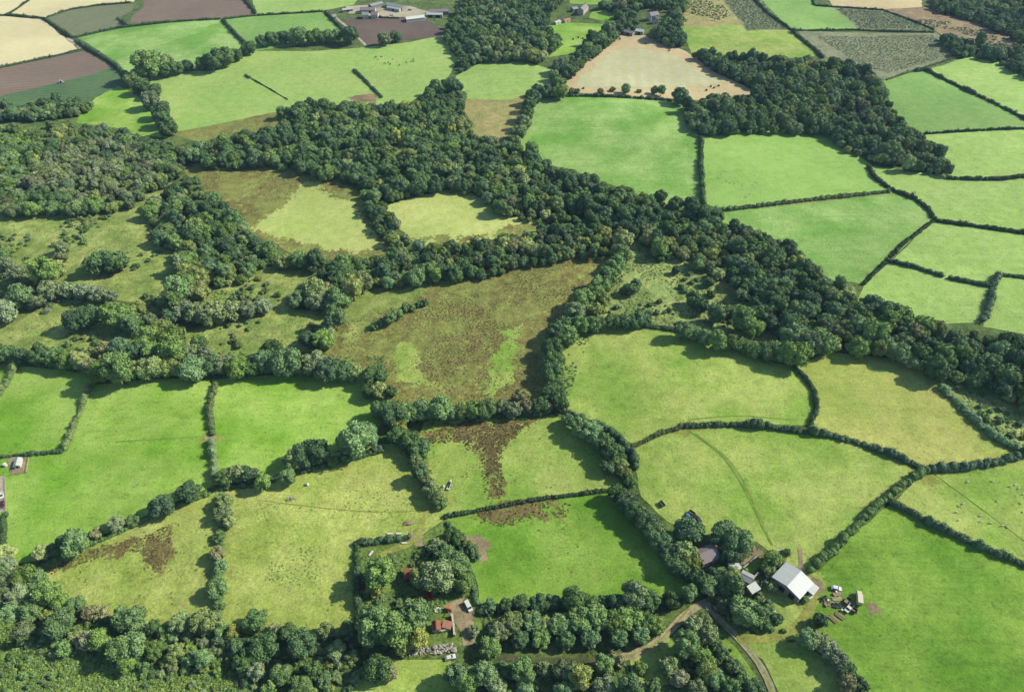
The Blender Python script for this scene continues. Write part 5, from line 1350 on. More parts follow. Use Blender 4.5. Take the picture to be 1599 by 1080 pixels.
class MB:
    def __init__(self):
        self.v, self.f = [], []

    def add(self, v, f):
        k = len(self.v)
        self.v += [tuple(p) for p in v]
        self.f += [tuple(i + k for i in q) for q in f]
        return self

    def box(self, c, s, rz=0.0, taper=1.0):
        x, y, z = c
        a, b, h = s[0] / 2, s[1] / 2, s[2] / 2
        co, si = math.cos(rz), math.sin(rz)
        v = []
        for dz, t in ((-h, 1.0), (h, taper)):
            for dx, dy in ((-a, -b), (a, -b), (a, b), (-a, b)):
                dx, dy = dx * t, dy * t
                v.append((x + dx * co - dy * si, y + dx * si + dy * co, z + dz))
        return self.add(v, [(3, 2, 1, 0), (4, 5, 6, 7), (0, 1, 5, 4), (1, 2, 6, 5), (2, 3, 7, 6), (3, 0, 4, 7)])

    def prism(self, prof, x0, x1, swap=False):
        """profile in (y, z), extruded along x (or profile in (x, z) extruded along y when swap)"""
        n = len(prof)
        v = []
        for x in (x0, x1):
            for p in prof:
                v.append((p[0], x, p[1]) if swap else (x, p[0], p[1]))
        f = [tuple(range(n - 1, -1, -1)), tuple(range(n, 2 * n))]
        f += [(i, (i + 1) % n, n + (i + 1) % n, n + i) for i in range(n)]
        return self.add(v, f)

    def cyl(self, c, r, h, axis='z', seg=14, r2=None):
        r2 = r if r2 is None else r2
        v = []
        for t, rr in ((-h / 2, r), (h / 2, r2)):
            for i in range(seg):
                a = 2 * math.pi * i / seg
                p, q = math.cos(a) * rr, math.sin(a) * rr
                d = {'z': (p, q, t), 'y': (p, t, q), 'x': (t, p, q)}[axis]
                v.append((c[0] + d[0], c[1] + d[1], c[2] + d[2]))
        f = [tuple(range(seg - 1, -1, -1)), tuple(range(seg, 2 * seg))]
        f += [(i, (i + 1) % seg, seg + (i + 1) % seg, seg + i) for i in range(seg)]
        return self.add(v, f)

    def mesh(self, name, mat, bevel=0.0):
        bm = bmesh.new()
        vs = [bm.verts.new(p) for p in self.v]
        for q in self.f:
            bm.faces.new([vs[i] for i in q])
        bmesh.ops.recalc_face_normals(bm, faces=bm.faces[:])
        if bevel:
            bmesh.ops.bevel(bm, geom=bm.edges[:], offset=bevel, segments=1, affect='EDGES')
        me = bpy.data.meshes.new(name)
        bm.to_mesh(me)
        bm.free()
        me.materials.append(PM[mat])
        return me

    def obj(self, name, mat, parent=None, bevel=0.0):
        return link(name, self.mesh(name, mat, bevel), parent)


def heading(pa, pb, za=0.0):
    a, b = U(pa[0], pa[1], za), U(pb[0], pb[1], za)
    return (a + b) / 2, math.atan2(b.y - a.y, b.x - a.x), (b - a).length


def gable(name, label, cat, pa, pb, wid, wh, rh, wall='stonewall', roof='slate', length=None, doors=(), windows=(), chimney=None, group=None):
    """pa, pb: the two ends of the ridge; doors/windows: (side, offset, width, height, sill)"""
    c, rz, L = heading(pa, pb, wh + rh)
    if length:
        L = length
    c.z = G(c)
    root = empty(name, c, rz)
    tag(root, label, cat, group)
    hw = wid / 2
    MB().prism([(-hw, -0.3), (hw, -0.3), (hw, wh), (0, wh + rh - 0.12), (-hw, wh)], -L / 2 + 0.12, L / 2 - 0.12).obj('wall', wall, root)
    oh, th = 0.35, 0.14
    sl = rh / hw
    m = MB()
    for s in (-1, 1):
        m.prism([(0, wh + rh), (s * (hw + oh), wh - oh * sl), (s * (hw + oh), wh - oh * sl + th), (0, wh + rh + th)], -L / 2 - 0.12, L / 2 + 0.12)
    rf = m.obj('roof', roof, root)
    MB().box((0, 0, wh + rh + th), (L + 0.2, 0.4, 0.12)).obj('ridge_cap', roof, rf)

    def at_side(side, off, w, h, sill, depth, proud):
        z = sill + h / 2
        if side in ('front', 'back'):          # the long sides, -y and +y
            y = (-1 if side == 'front' else 1) * (hw + proud)
            return (off, y, z), (w, depth, h)
        x = (-1 if side == 'end' else 1) * (L / 2 - 0.12 + proud)
        return (x, off, z), (depth, w, h)
    for d in doors:
        p, s = at_side(*d[:4], 0.0, 0.08, 0.0)
        MB().box(p, s).obj('door', d[4] if len(d) > 4 else 'darkopen', root)
    for w in windows:
        p, s = at_side(*w, 0.10, 0.0)
        fr = MB().box(p, s).obj('window', 'white', root)
        p2, s2 = at_side(w[0], w[1], w[2] - 0.24, w[3] - 0.24, w[4] + 0.12, 0.10, 0.02)
        MB().box(p2, s2).obj('pane', 'glass', fr)
    for ch in (chimney or ()):
        k = MB().box((ch, 0, wh + rh + 0.5), (0.7, 0.7, 1.6))
        k.box((ch, 0, wh + rh + 1.38), (0.85, 0.85, 0.16))
        cm = k.obj('chimney', 'brick', rf)
        MB().cyl((ch, 0, wh + rh + 1.65), 0.14, 0.4).obj('chimney_pot', 'rust', cm)
    return root


def lean_shed(name, label, cat, pa, pb, wid, wh, rise, wall, roof, length=None, group=None, door=True):
    """single pitch shed; pa, pb: ends of its middle line at roof height"""
    c, rz, L = heading(pa, pb, wh + rise / 2)
    if length:
        L = length
    c.z = G(c)
    root = empty(name, c, rz)
    tag(root, label, cat, group)
    hw = wid / 2
    MB().prism([(-hw, -0.3), (hw, -0.3), (hw, wh + rise), (-hw, wh)], -L / 2, L / 2).obj('wall', wall, root)
    MB().prism([(-hw - 0.25, wh - 0.05), (hw + 0.25, wh + rise + 0.05), (hw + 0.25, wh + rise + 0.17), (-hw - 0.25, wh + 0.07)], -L / 2 - 0.2, L / 2 + 0.2).obj('roof', roof, root)
    if door:
        MB().box((0, -hw, wh * 0.42), (min(1.6, L * 0.4), 0.08, wh * 0.84)).obj('door', 'darkopen', root)
    return root


def wheels(root, xs, y, r=0.33, w=0.22):
    for x in xs:
        for s in (-1, 1):
            wl = MB().cyl((x, s * y, r), r, w, 'y', 14).obj('wheel', 'rubber', root)
            MB().cyl((x, s * (y + w / 2 + 0.006), r), r * 0.55, 0.03, 'y', 10).obj('rim', 'steel', wl)


def shell(prof, w, tum, ztum):
    """side profile (x, z) widened into a body that narrows above ztum"""
    m = MB().prism(prof, -w / 2, w / 2, swap=True)
    m.v = [(x, y * (1 - tum * max(0.0, z - ztum)), z) for x, y, z in m.v]
    return m


def vehicle(kind, label, cat, pa, pb, paint, group=None, name=None):
    c, rz, _ = heading(pa, pb, 0.6)
    c.z = G(c) + 0.12
    root = empty(name or {'car': 'parked_car', 'van': 'van', 'pickup': 'pickup_truck', 'lorry': 'lorry'}[kind], c, rz)
    tag(root, label, cat, group)
    if kind == 'car':
        shell([(-2.1, 0.35), (2.1, 0.35), (2.15, 0.62), (1.95, 0.82), (1.0, 0.95), (0.35, 1.42), (-1.25, 1.44), (-2.0, 0.98), (-2.15, 0.7)], 1.75, 0.28, 0.9).obj('body', paint, root, 0.05)
        for s in (-1, 1):
            MB().prism([(0.78, 0.98), (0.28, 1.36), (-1.2, 1.37), (-1.72, 1.0)], s * 0.80 - 0.05, s * 0.80 + 0.05, swap=True).obj('side_window', 'glass', root)
        MB().prism([(1.05, 0.97), (0.42, 1.40), (0.40, 1.43), (1.06, 1.01)], -0.66, 0.66, swap=True).obj('windscreen', 'glass', root)
        for s in (-1, 1):
            MB().box((2.1, s * 0.6, 0.68), (0.14, 0.34, 0.16)).obj('headlight', 'polyth', root)
        wheels(root, (-1.3, 1.35), 0.80)
    elif kind == 'van':
        shell([(-2.4, 0.4), (2.4, 0.4), (2.45, 0.75), (2.2, 1.05), (1.55, 1.25), (1.0, 1.95), (-2.35, 2.0), (-2.45, 1.2)], 1.9, 0.06, 1.2).obj('body', paint, root, 0.05)
        MB().prism([(1.62, 1.27), (1.06, 1.95), (1.03, 1.98), (1.64, 1.31)], -0.78, 0.78, swap=True).obj('windscreen', 'glass', root)
        for s in (-1, 1):
            MB().prism([(1.3, 1.3), (0.95, 1.78), (0.25, 1.78), (0.25, 1.3)], s * 0.93 - 0.04, s * 0.93 + 0.04, swap=True).obj('side_window', 'glass', root)
            MB().box((2.38, s * 0.68, 0.8), (0.14, 0.3, 0.2)).obj('headlight', 'polyth', root)
        wheels(root, (-1.5, 1.5), 0.88, 0.36)
    elif kind == 'pickup':
        shell([(-2.5, 0.5), (2.45, 0.5), (2.5, 0.95), (1.4, 1.12), (0.9, 1.7), (-0.3, 1.72), (-0.45, 1.1), (-2.5, 1.1)], 1.85, 0.2, 1.1).obj('body', paint, root, 0.05)
        MB().box((-1.45, 0, 1.1), (1.8, 1.5, 0.04)).obj('load_bed', 'black', root)
        MB().prism([(1.45, 1.14), (0.98, 1.66), (0.95, 1.70), (1.47, 1.18)], -0.7, 0.7, swap=True).obj('windscreen', 'glass', root)
        wheels(root, (-1.6, 1.6), 0.86, 0.38)
    elif kind == 'lorry':
        shell([(1.3, 0.6), (3.0, 0.6), (3.05, 1.3), (2.75, 2.3), (1.3, 2.3)], 2.0, 0.06, 1.4).obj('cab', paint, root, 0.06)
        MB().prism([(3.08, 1.35), (2.8, 2.2), (2.76, 2.2), (3.02, 1.32)], -0.85, 0.85, swap=True).obj('windscreen', 'glass', root)
        MB().box((-0.9, 0, 0.75), (4.2, 1.9, 0.22)).obj('chassis', 'black', root)
        MB().box((-0.9, 0, 1.95), (4.1, 2.1, 2.1)).obj('load_box', 'cream', root, 0.05)
        wheels(root, (-2.0, 2.1), 0.88, 0.42, 0.28)
    return root


def trailer(label, pa, pb, L, w, box_mat=None, name='trailer', box_h=0.7, group=None):
    c, rz, _ = heading(pa, pb, 0.6)
    c.z = G(c) + 0.1
    root = empty(name, c, rz)
    tag(root, label, "trailer", group)
    MB().box((0, 0, 0.62), (L, w, 0.14)).obj('bed', 'wood', root)
    MB().box((L / 2 + 0.6, 0, 0.58), (1.3, 0.1, 0.1)).obj('drawbar', 'steel', root)
    if box_mat:
        m = MB()
        for y in (-w / 2 + 0.04, w / 2 - 0.04):
            m.box((0, y, 0.7 + box_h / 2), (L - 0.02, 0.06, box_h))
        for x in (-L / 2 + 0.04, L / 2 - 0.04):
            m.box((x, 0, 0.7 + box_h / 2), (0.06, w - 0.14, box_h))
        m.obj('side_boards', box_mat, root)
    wheels(root, (-0.45, 0.45) if L > 3.5 else (-0.1,), w / 2 + 0.14, 0.32)
    return root


def blob_mesh(name, mat, lumps, seed, jag=0.18, sub=2):
    """one mesh of several dented lumps: (x, y, z, rx, ry, rz)"""
    rng = np.random.default_rng(seed)
    iv, if_ = ico(sub)
    m = MB()
    for (x, y, z, a, b, c) in lumps:
        d = iv * (1 + rng.uniform(-jag, jag, (len(iv), 1)))
        m.add([(x + p[0] * a, y + p[1] * b, z + p[2] * c) for p in d], if_.tolist())
    me = bpy.data.meshes.new(name)
    me.from_pydata(m.v, [], m.f)
    me.materials.append(PM[mat])
    return me


def low_wall(label, px, h, th, mat, cat="wall", name="garden_wall"):
    pts = [U(x, y, h / 2) for x, y in px]
    m = MB()
    for a, b in zip(pts[:-1], pts[1:]):
        c = (a + b) / 2
        L = (b - a).length
        m.box((c.x, c.y, G(c) + h / 2 - 0.1), (L + th * 0.9, th, h), math.atan2(b.y - a.y, b.x - a.x))
    for p in pts:
        m.box((p.x, p.y, G(p) + h / 2), (th * 1.25, th * 1.25, h + 0.12))
    o = m.obj(name, mat)
    tag(o, label, cat)
    return o


def fence(label, px, h=1.1, step=2.4):
    g = [U(x, y, h / 2) for x, y in px]
    pts = ragged([(p.x, p.y) for p in g], step, 0, closed=False)
    root = empty('post_and_rail_fence', (pts[0][0], pts[0][1], G(pts[0])))
    tag(root, label, "fence")
    o = root.location
    for p in pts:
        MB().box((p[0] - o.x, p[1] - o.y, G(p) - o.z + h / 2), (0.14, 0.14, h)).obj('post', 'palewood', root)
    m = MB()
    for a, b in zip(pts[:-1], pts[1:]):
        for z in (0.45, 0.9):
            za = (G(a) + G(b)) / 2 - o.z + z
            m.box(((a[0] + b[0]) / 2 - o.x, (a[1] + b[1]) / 2 - o.y, za), (math.hypot(b[0] - a[0], b[1] - a[1]), 0.06, 0.14), math.atan2(b[1] - a[1], b[0] - a[0]))
    m.obj('rail', 'palewood', root)


# --- the barn and its yard
gable('barn', "large grey and white metal barn with a bright roof by the lower right field", "barn", (1229, 914), (1250, 891), 12.6, 4.2, 1.5, 'greywall', 'roofwhite',
      length=10.4, doors=[('end', -3.2, 2.6, 3.4), ('end', 1.2, 2.4, 3.0), ('end', 4.4, 1.2, 2.2, 'stonewall'), ('front', 2.0, 3.6, 3.4)], windows=[('end', -0.9, 1.2, 1.0, 1.6)])
lean_shed('shed', "white lean-to shed standing right of the barn's bright roof", "shed", (1264, 925), (1274, 912), 3.0, 2.2, 0.3, 'cream', 'roofwhite', length=4.6)
vehicle('car', "dark car in the shade under the barn's right side", "car", (1255, 930), (1259, 921), 'black')
MBc = MB().box((0, 0, 0.6), (2.0, 1.4, 1.2)).box((0, 0, 1.25), (2.1, 1.5, 0.1))
o = MBc.obj('storage_crate', 'white')
p = U(1264, 933); o.location = (p.x, p.y, G(p)); o.rotation_euler = (0, 0, 0.5)
tag(o, "small white storage crate at the front corner of the barn", "crate")
vehicle('car', "white car nearest the barn among the parked vehicles in the field", "car", (1300, 917), (1311, 919), 'white')
vehicle('lorry', "cream lorry parked apart in the open field right of the barn", "lorry", (1341, 943), (1340, 927), 'cream')
vehicle('pickup', "white pickup parked beside the maroon trailer right of the barn", "pickup", (1329, 945), (1322, 953), 'white')
trailer("maroon sided trailer beside the white pickup", (1328, 950), (1336, 954), 3.0, 1.8, 'maroon')
trailer("dark empty trailer left of the cream lorry", (1320, 941), (1325, 936), 3.2, 1.8, 'black')
trailer("flat timber trailer below the white car near the barn", (1303, 928), (1311, 926), 3.4, 1.7)
for i, (x, y, rz, lab) in enumerate([(1306, 934, 0.1, "pale stack of planks lying below the flat trailer"), (1301, 966, -0.9, "grey logs laid side by side next to the round dark bush"), (1311, 961, -0.8, "stack of poles at the right of the round dark bush")]):
    p = U(x, y)
    rng = random.Random(60 + i)
    m = MB()
    for k in range(9):
        m.box((rng.uniform(-0.3, 0.3), -0.9 + (k % 5) * 0.42, 0.12 + 0.2 * (k // 5)), (rng.uniform(3.2, 4.4), 0.26, 0.18), rng.uniform(-0.06, 0.06))
    o = m.obj('timber_stack', 'palewood' if i == 0 else 'wood')
    o.location = (p.x, p.y, G(p)); o.rotation_euler = (0, 0, rz)
    tag(o, lab, "timber stack")
for i, (x, y, mat, lab) in enumerate([(1286, 935, 'black', "heap of dark tyres beside the grassy barn track"), (1308, 947, 'black', "dark scrap heap left of the white pickup"), (1294, 943, 'wood', "low heap of pale scrap left of the dark scrap heap")]):
    p = U(x, y)
    rng = random.Random(80 + i)
    m = MB()
    for k in range(16):
        if i == 0:
            m.cyl((rng.uniform(-1.5, 1.5), rng.uniform(-1.1, 1.1), 0.15 + 0.25 * (k % 3)), 0.38, 0.22, 'z', 10)
        else:
            m.box((rng.uniform(-1.8, 1.8), rng.uniform(-1.2, 1.2), rng.uniform(0.1, 0.6)), (rng.uniform(0.5, 1.6), rng.uniform(0.3, 0.9), rng.uniform(0.2, 0.5)), rng.uniform(0, 3))
    o = m.obj('tyre_heap' if i == 0 else 'scrap_heap', 'rubber' if i == 0 else mat)
    o.location = (p.x, p.y, G(p))
    tag(o, lab, "tyre heap" if i == 0 else "scrap heap")
for x, y, lab in [(1305, 925, "white drum beside the flat timber trailer"), (1314, 953, "white drum below the dark scrap heap"), (1292, 938, "white drum by the heap of tyres")]:
    p = U(x, y)
    m = MB().cyl((0, 0, 0.5), 0.45, 1.0).cyl((0, 0, 1.03), 0.38, 0.06)
    o = m.obj('storage_drum', 'white'); o.location = (p.x, p.y, G(p))
    tag(o, lab, "drum")

# --- farmhouse and outbuildings
gable('farmhouse', "small farmhouse with a mauve slate roof hidden among trees", "house", (1096, 864), (1116, 855), 6.6, 3.6, 2.4, 'stonewall', 'slate', length=8.6,
      doors=[('front', 0.0, 1.0, 2.1, 'wood')], windows=[('front', -2.4, 1.0, 1.2, 1.0), ('front', 2.4, 1.0, 1.2, 1.0), ('end', 0.0, 0.9, 1.1, 1.0)], chimney=(3.8,))
lean_shed('shed', "small white roofed shed left of the walled lawn", "shed", (1143, 885), (1152, 881), 3.6, 2.1, 0.3, 'stonewall', 'roofwhite', length=4.2)
gable('stable', "grey roofed stable at the lower corner of the walled lawn", "stable", (1162, 896), (1172, 901), 4.2, 2.2, 0.9, 'stonewall', 'roofgrey', length=5.0, doors=[('front', 0.5, 1.1, 1.9)])
lean_shed('shed', "white lean-to shed against the ruined pale walls", "shed", (1172, 920), (1182, 914), 3.2, 2.2, 0.4, 'stonewall', 'roofwhite', length=4.4)
lean_shed('shed', "rusty orange shed between the trees below the farmhouse", "shed", (1129, 907), (1136, 905), 2.2, 1.8, 0.3, 'wood', 'rust2', length=2.6)
low_wall("pale garden wall along the upper side of the walled lawn", [(1161, 886), (1172, 877), (1183, 867)], 1.3, 0.5, 'stone')
low_wall("pale wall below the grey stable", [(1165, 913), (1174, 905), (1183, 895)], 1.4, 0.6, 'stone')
low_wall("broken pale wall right of the ruined lean-to shed", [(1187, 920), (1190, 909), (1198, 903), (1203, 899)], 1.2, 0.5, 'stone')
low_wall("short pale wall behind the barn above the yard", [(1200, 866), (1210, 861), (1222, 858)], 1.0, 0.5, 'stone')
vehicle('car', "blue car in the field corner above the farmhouse", "car", (1073, 803), (1078, 812), 'blue')
vehicle('pickup', "black pickup beside the blue car above the farmhouse", "pickup", (1085, 806), (1092, 813), 'black')
trailer("dark trailer behind the blue car above the farmhouse", (1077, 799), (1083, 803), 3.0, 1.7, 'black')
trailer("black trailer alone on the grass left of the blue car", (1031, 784), (1036, 790), 3.0, 1.7, 'black')
o = MB().box((0, 0, 0.45), (2.6, 0.9, 0.9)).box((0, 0, 0.95), (2.7, 1.0, 0.1)).obj('water_trough', 'white')
p = U(1093, 832); o.location = (p.x, p.y, G(p)); o.rotation_euler = (0, 0, -0.4)
tag(o, "white water trough behind the trees above the farmhouse", "trough")
o = MB().box((0, 0, 0.4), (1.3, 0.9, 0.8)).box((0, 0, 0.85), (1.4, 1.0, 0.1)).obj('cabinet_box', 'steel')
p = U(1099, 921); o.location = (p.x, p.y, G(p)); tag(o, "small pale metal box beside the lane junction", "box")
o = MB().box((0, 0, 0.5), (1.6, 1.0, 1.0)).box((0.2, 0, 1.05), (1.0, 0.8, 0.12)).obj('storage_crate', 'white')
p = U(1207, 955); o.location = (p.x, p.y, G(p)); tag(o, "white crate among the bushes below the barn", "crate")

# --- the ruined cottage and its garden
gable('cottage', "ruined cottage with a rusty red roof in the overgrown garden", "cottage", (680.5, 968), (681.5, 981), 3.0, 2.3, 0.9, 'stonewall', 'rust', length=3.8, doors=[('end', 0.0, 0.9, 1.9)])
lean_shed('outhouse', "low salmon roofed outhouse beside the ruined cottage", "outhouse", (693, 973), (704, 976), 2.6, 1.9, 0.3, 'stonewall', 'rust2', length=3.4)
low_wall("tall white ruined wall right of the salmon roofed outhouse", [(706, 961), (708, 975), (709.5, 990)], 2.0, 0.7, 'stonewall', name="ruined_wall")
low_wall("pale ruined wall in front of the ruined cottage", [(676, 984), (690, 985), (700, 982)], 1.4, 0.5, 'stonewall', name="ruined_wall")
gable('shed', "shed with an orange red roof under the pale garden tree", "shed", (632, 893), (646, 893.5), 4.4, 2.3, 0.8, 'wood', 'rust', length=4.4, doors=[('front', 0.0, 1.2, 1.9)])
vehicle('car', "red car in the shade below the pale garden tree", "car", (663, 931), (674, 931), 'red')
vehicle('van', "white van by the gate right of the ruined cottage", "van", (728, 940), (735, 953), 'white')
vehicle('car', "white car on the grass beside the rubble heap at the bottom", "car", (696, 1028), (710, 1024), 'white')
# orange digger
c, rz, _ = heading((699, 945), (704, 964), 0.5)
c.z = G(c)
dg = empty('digger', c, rz)
tag(dg, "orange digger with its arm lowered beside the ruined cottage", "digger")
MB().box((-0.9, 0.75, 0.35), (2.2, 0.4, 0.6)).box((-0.9, -0.75, 0.35), (2.2, 0.4, 0.6)).obj('track', 'rubber', dg, 0.08)
MB().box((-1.1, 0, 1.1), (2.0, 1.7, 0.9)).obj('body', 'orange', dg, 0.08)
MB().box((-0.5, 0.3, 2.0), (1.0, 1.0, 1.1), 0, 0.85).obj('cab', 'orange', dg, 0.05)
MB().box((-0.02, 0.3, 2.05), (0.06, 0.7, 0.7)).obj('window', 'glass', dg)
MB().prism([(0.1, 1.3), (1.6, 2.6), (1.75, 2.4), (0.3, 1.1)], -0.35, -0.1, swap=True).prism([(1.6, 2.6), (2.5, 0.7), (2.3, 0.6), (1.5, 2.35)], -0.33, -0.12, swap=True).obj('arm', 'orange', dg)
MB().prism([(2.2, 0.75), (2.7, 0.75), (2.6, 0.1), (2.0, 0.15)], -0.55, 0.1, swap=True).obj('bucket', 'black', dg)
for i, (x, y, lab, s) in enumerate([(683, 952, "white household junk heaped above the ruined cottage", 1.0), (623, 1015, "small heap of pale rubble at the left end of the stone row", 0.9), (677, 846, "white junk under the trees at the top of the garden", 1.0)]):
    p = U(x, y)
    rng = random.Random(90 + i)
    m = MB()
    for k in range(10):
        m.box((rng.uniform(-1.2, 1.2) * s, rng.uniform(-0.9, 0.9) * s, rng.uniform(0.1, 0.5)), (rng.uniform(0.3, 1.0), rng.uniform(0.3, 0.7), rng.uniform(0.2, 0.5)), rng.uniform(0, 3))
    o = m.obj('junk_heap', 'white' if i != 1 else 'stone'); o.location = (p.x, p.y, G(p))
    tag(o, lab, "junk heap")
rng = random.Random(5)
lumps = []
for k in range(150):
    t = rng.random()
    x, y = 634 + 78 * t, 1019 - 8 * t + rng.uniform(-7, 6)
    p = U(x, y)
    r = rng.uniform(0.25, 0.75) * (1.25 if t > 0.55 else 0.8)
    lumps.append((p.x, p.y, G(p) + r * 0.35, r, r * rng.uniform(0.6, 1), r * rng.uniform(0.5, 0.9)))
o = link('rubble', blob_mesh('rubble', 'stone', lumps, 3, 0.25, 1))
tag(o, "row of pale rubble and stones above the white car", "rubble", kind="stuff")
for i, (pa, pb, L, lab) in enumerate([((577, 867), (582, 861), 2.6, "white plank lying at the bend of the garden track"), ((606, 833.5), (612, 833.5), 2.4, "left white trough along the garden's top hedge"), ((620, 833.5), (626, 833.5), 2.4, "right white trough along the garden's top hedge"), ((628, 848), (635, 848), 2.2, "white trough inside the garden below its top hedge")]):
    c, rz, _ = heading(pa, pb)
    m = MB().box((0, 0, 0.3), (L, 0.7, 0.5)).box((0, 0, 0.58), (L + 0.1, 0.8, 0.06))
    o = m.obj('plank_stack' if i == 0 else 'water_trough', 'white'); o.location = (c.x, c.y, G(c)); o.rotation_euler = (0, 0, rz)
    tag(o, lab, "plank stack" if i == 0 else "trough")

# --- things in the fields
c, rz, _ = heading((699, 765), (705, 748), 0.8)
c.z = G(c)
bt = empty('boat', c, rz)
tag(bt, "long narrow white boat on a trailer in the pasture beside the rushes", "boat")
hull = [(-2.9, 0.55), (2.2, 0.5), (3.1, 1.15), (-2.95, 1.1)]
m = MB().prism(hull, -0.85, 0.85, swap=True)
m.v = [(x, y * (1 - 0.75 * max(0, (x - 1.0) / 2.1)) * (0.75 if z < 0.8 else 1), z) for x, y, z in m.v]
m.obj('hull', 'white', bt, 0.04)
MB().box((-0.4, 0, 1.14), (3.6, 0.9, 0.06)).obj('cockpit', 'glass', bt)
MB().box((0, 0, 0.42), (5.6, 0.5, 0.12)).obj('trailer_frame', 'steel', bt)
wheels(bt, (-0.8,), 0.9, 0.3)
for x, y, mat, nm, lab, cat, sx in [(480, 757, 'polyth', 'fertiliser_bag', "white bag lying alone in the faded olive pasture", "bag", (0.9, 0.8, 0.9)), (692, 760, 'polyth', 'fertiliser_bag', "white bag lying beside the white boat", "bag", (0.8, 0.7, 0.7))]:
    p = U(x, y)
    o = link(nm, blob_mesh(nm, mat, [(0, 0, 0.5, sx[0], sx[1], sx[2]), (0.15, 0.1, 1.2, 0.35, 0.3, 0.35)], 8, 0.12)); o.location = (p.x, p.y, G(p))
    tag(o, lab, cat)
p = U(455, 779)
rng = random.Random(33)
m = MB()
for k in range(46):
    a, e, l = rng.uniform(0, 6.28), rng.uniform(0.05, 0.9), rng.uniform(1.2, 2.6)
    x, y, z = rng.uniform(-1.6, 1.6), rng.uniform(-1.0, 1.0), rng.uniform(0.05, 0.5)
    dx, dy, dz = math.cos(a) * math.cos(e) * l / 2, math.sin(a) * math.cos(e) * l / 2, math.sin(e) * l / 2
    m.add([(x - dx, y - dy, z), (x - dx + .09, y - dy + .05, z), (x - dx, y - dy, z + .1), (x + dx, y + dy, z + 2 * dz), (x + dx + .06, y + dy + .04, z + 2 * dz), (x + dx, y + dy, z + 2 * dz + .06)],
          [(0, 1, 4, 3), (1, 2, 5, 4), (2, 0, 3, 5), (0, 2, 1), (3, 4, 5)])
o = m.obj('brush_pile', 'stone'); o.location = (p.x, p.y, G(p))
tag(o, "grey pile of dead branches in the faded olive pasture", "brush pile")
p = U(637, 817)
o = link('earth_heap', blob_mesh('earth_heap', 'wood', [(0, 0, 0.2, 2.2, 1.2, 0.8), (1.4, 0.4, 0.15, 1.3, 1.0, 0.6), (-1.3, -0.5, 0.1, 1.2, 0.9, 0.5)], 4, 0.15)); o.location = (p.x, p.y, G(p))
tag(o, "brown earth heap beside the cart track above the garden", "heap")
for pa, pb, lab in [((614, 443.5), (626, 440.5), "left section of the low white wall under the mixed tree belt"), ((628, 440), (640, 437), "right section of the low white wall under the mixed tree belt")]:
    c, rz, L = heading(pa, pb, 0.8)
    m = MB().box((0, 0, 0.7), (L, 1.1, 1.4)).box((0, 0, 1.45), (L + 0.16, 1.3, 0.12))
    o = m.obj('concrete_wall', 'concrete'); o.location = (c.x, c.y, G(c)); o.rotation_euler = (0, 0, rz)
    tag(o, lab, "wall", "white wall sections under the tree belt")

# --- the fenced corner at the left edge
gable('greenhouse', "small pale roofed greenhouse in the fenced corner at the left edge", "greenhouse", (24.5, 726), (28, 713.5), 2.6, 1.8, 0.7, 'polyth', 'roofwhite', length=5.0, doors=[('end', 0.0, 0.8, 1.6)])
o = MB().cyl((0, 0, 0.8), 0.85, 1.6).cyl((0, 0, 1.68), 0.6, 0.18, 'z', 14, 0.3).obj('water_tank', 'polyth')
p = U(9, 727); o.location = (p.x, p.y, G(p)); tag(o, "round pale water tank left of the small greenhouse", "tank")
fence("pale post and rail fence round the garden plot at the left edge", [(45, 714), (43, 726), (41, 737), (28, 739), (15.5, 741)])
fence("pale fence down the paved strip at the left edge", [(8, 745), (9, 770), (9.5, 800)])
vehicle('car', "white car on the paved strip at the left edge", "car", (2, 768), (3, 778), 'white')
vehicle('car', "maroon car below the white car at the left edge", "car", (3, 782), (4, 792), 'maroon')

# --- the far farmstead and houses along the top edge
FAR = "buildings of the far farmstead"
gable('farm_shed', "long white polytunnel roofed shed at the edge of the dark ploughed field", "shed", (633, 27), (662, 23.5), 9.0, 3.0, 1.4, 'polyth', 'polyth', group=FAR, doors=[('end', 0, 3, 2.6)])
gable('farm_shed', "grey shed slanting up at the top of the far farmstead", "shed", (577, 7), (596, 2), 8.0, 3.4, 1.4, 'greywall', 'roofgrey', group=FAR, doors=[('end', 0, 3, 2.8)])
gable('farm_shed', "topmost long pale shed right of the slanting grey shed", "shed", (604, 3), (631, 9), 9.0, 3.6, 1.6, 'greywall', 'roofgrey', group=FAR, doors=[('end', 0, 3, 2.8)])
gable('farm_shed', "narrow white shed just below the topmost long pale shed", "shed", (605, 9), (625, 13), 5.0, 3.0, 1.0, 'stonewall', 'roofwhite', group=FAR, doors=[('front', 0, 3, 2.4)])
gable('farm_shed', "pinkish roofed shed left of the far yard", "shed", (562, 12), (586, 11.5), 9.0, 3.4, 1.6, 'stonewall', 'slate', group=FAR, doors=[('front', 3, 3, 2.6)])
gable('farm_shed', "thin white roofed shed at the left end of the far farmstead", "shed", (534, 14), (550, 11.5), 5.0, 2.6, 1.0, 'greywall', 'roofwhite', group=FAR, doors=[('front', 0, 2.4, 2.2)])
gable('farm_shed', "long pinkish grey shed at the right end of the far farmstead", "shed", (670, 14.5), (700, 14.5), 9.0, 3.4, 1.6, 'greywall', 'slate', group=FAR, doors=[('front', 0, 4, 2.8)])
gable('farm_shed', "open fronted pale shed right of the white polytunnel shed", "shed", (666, 19.5), (691, 20.5), 7.0, 3.2, 1.2, 'greywall', 'roofwhite', group=FAR, doors=[('front', -5, 5, 2.6), ('front', 4, 5, 2.6)])
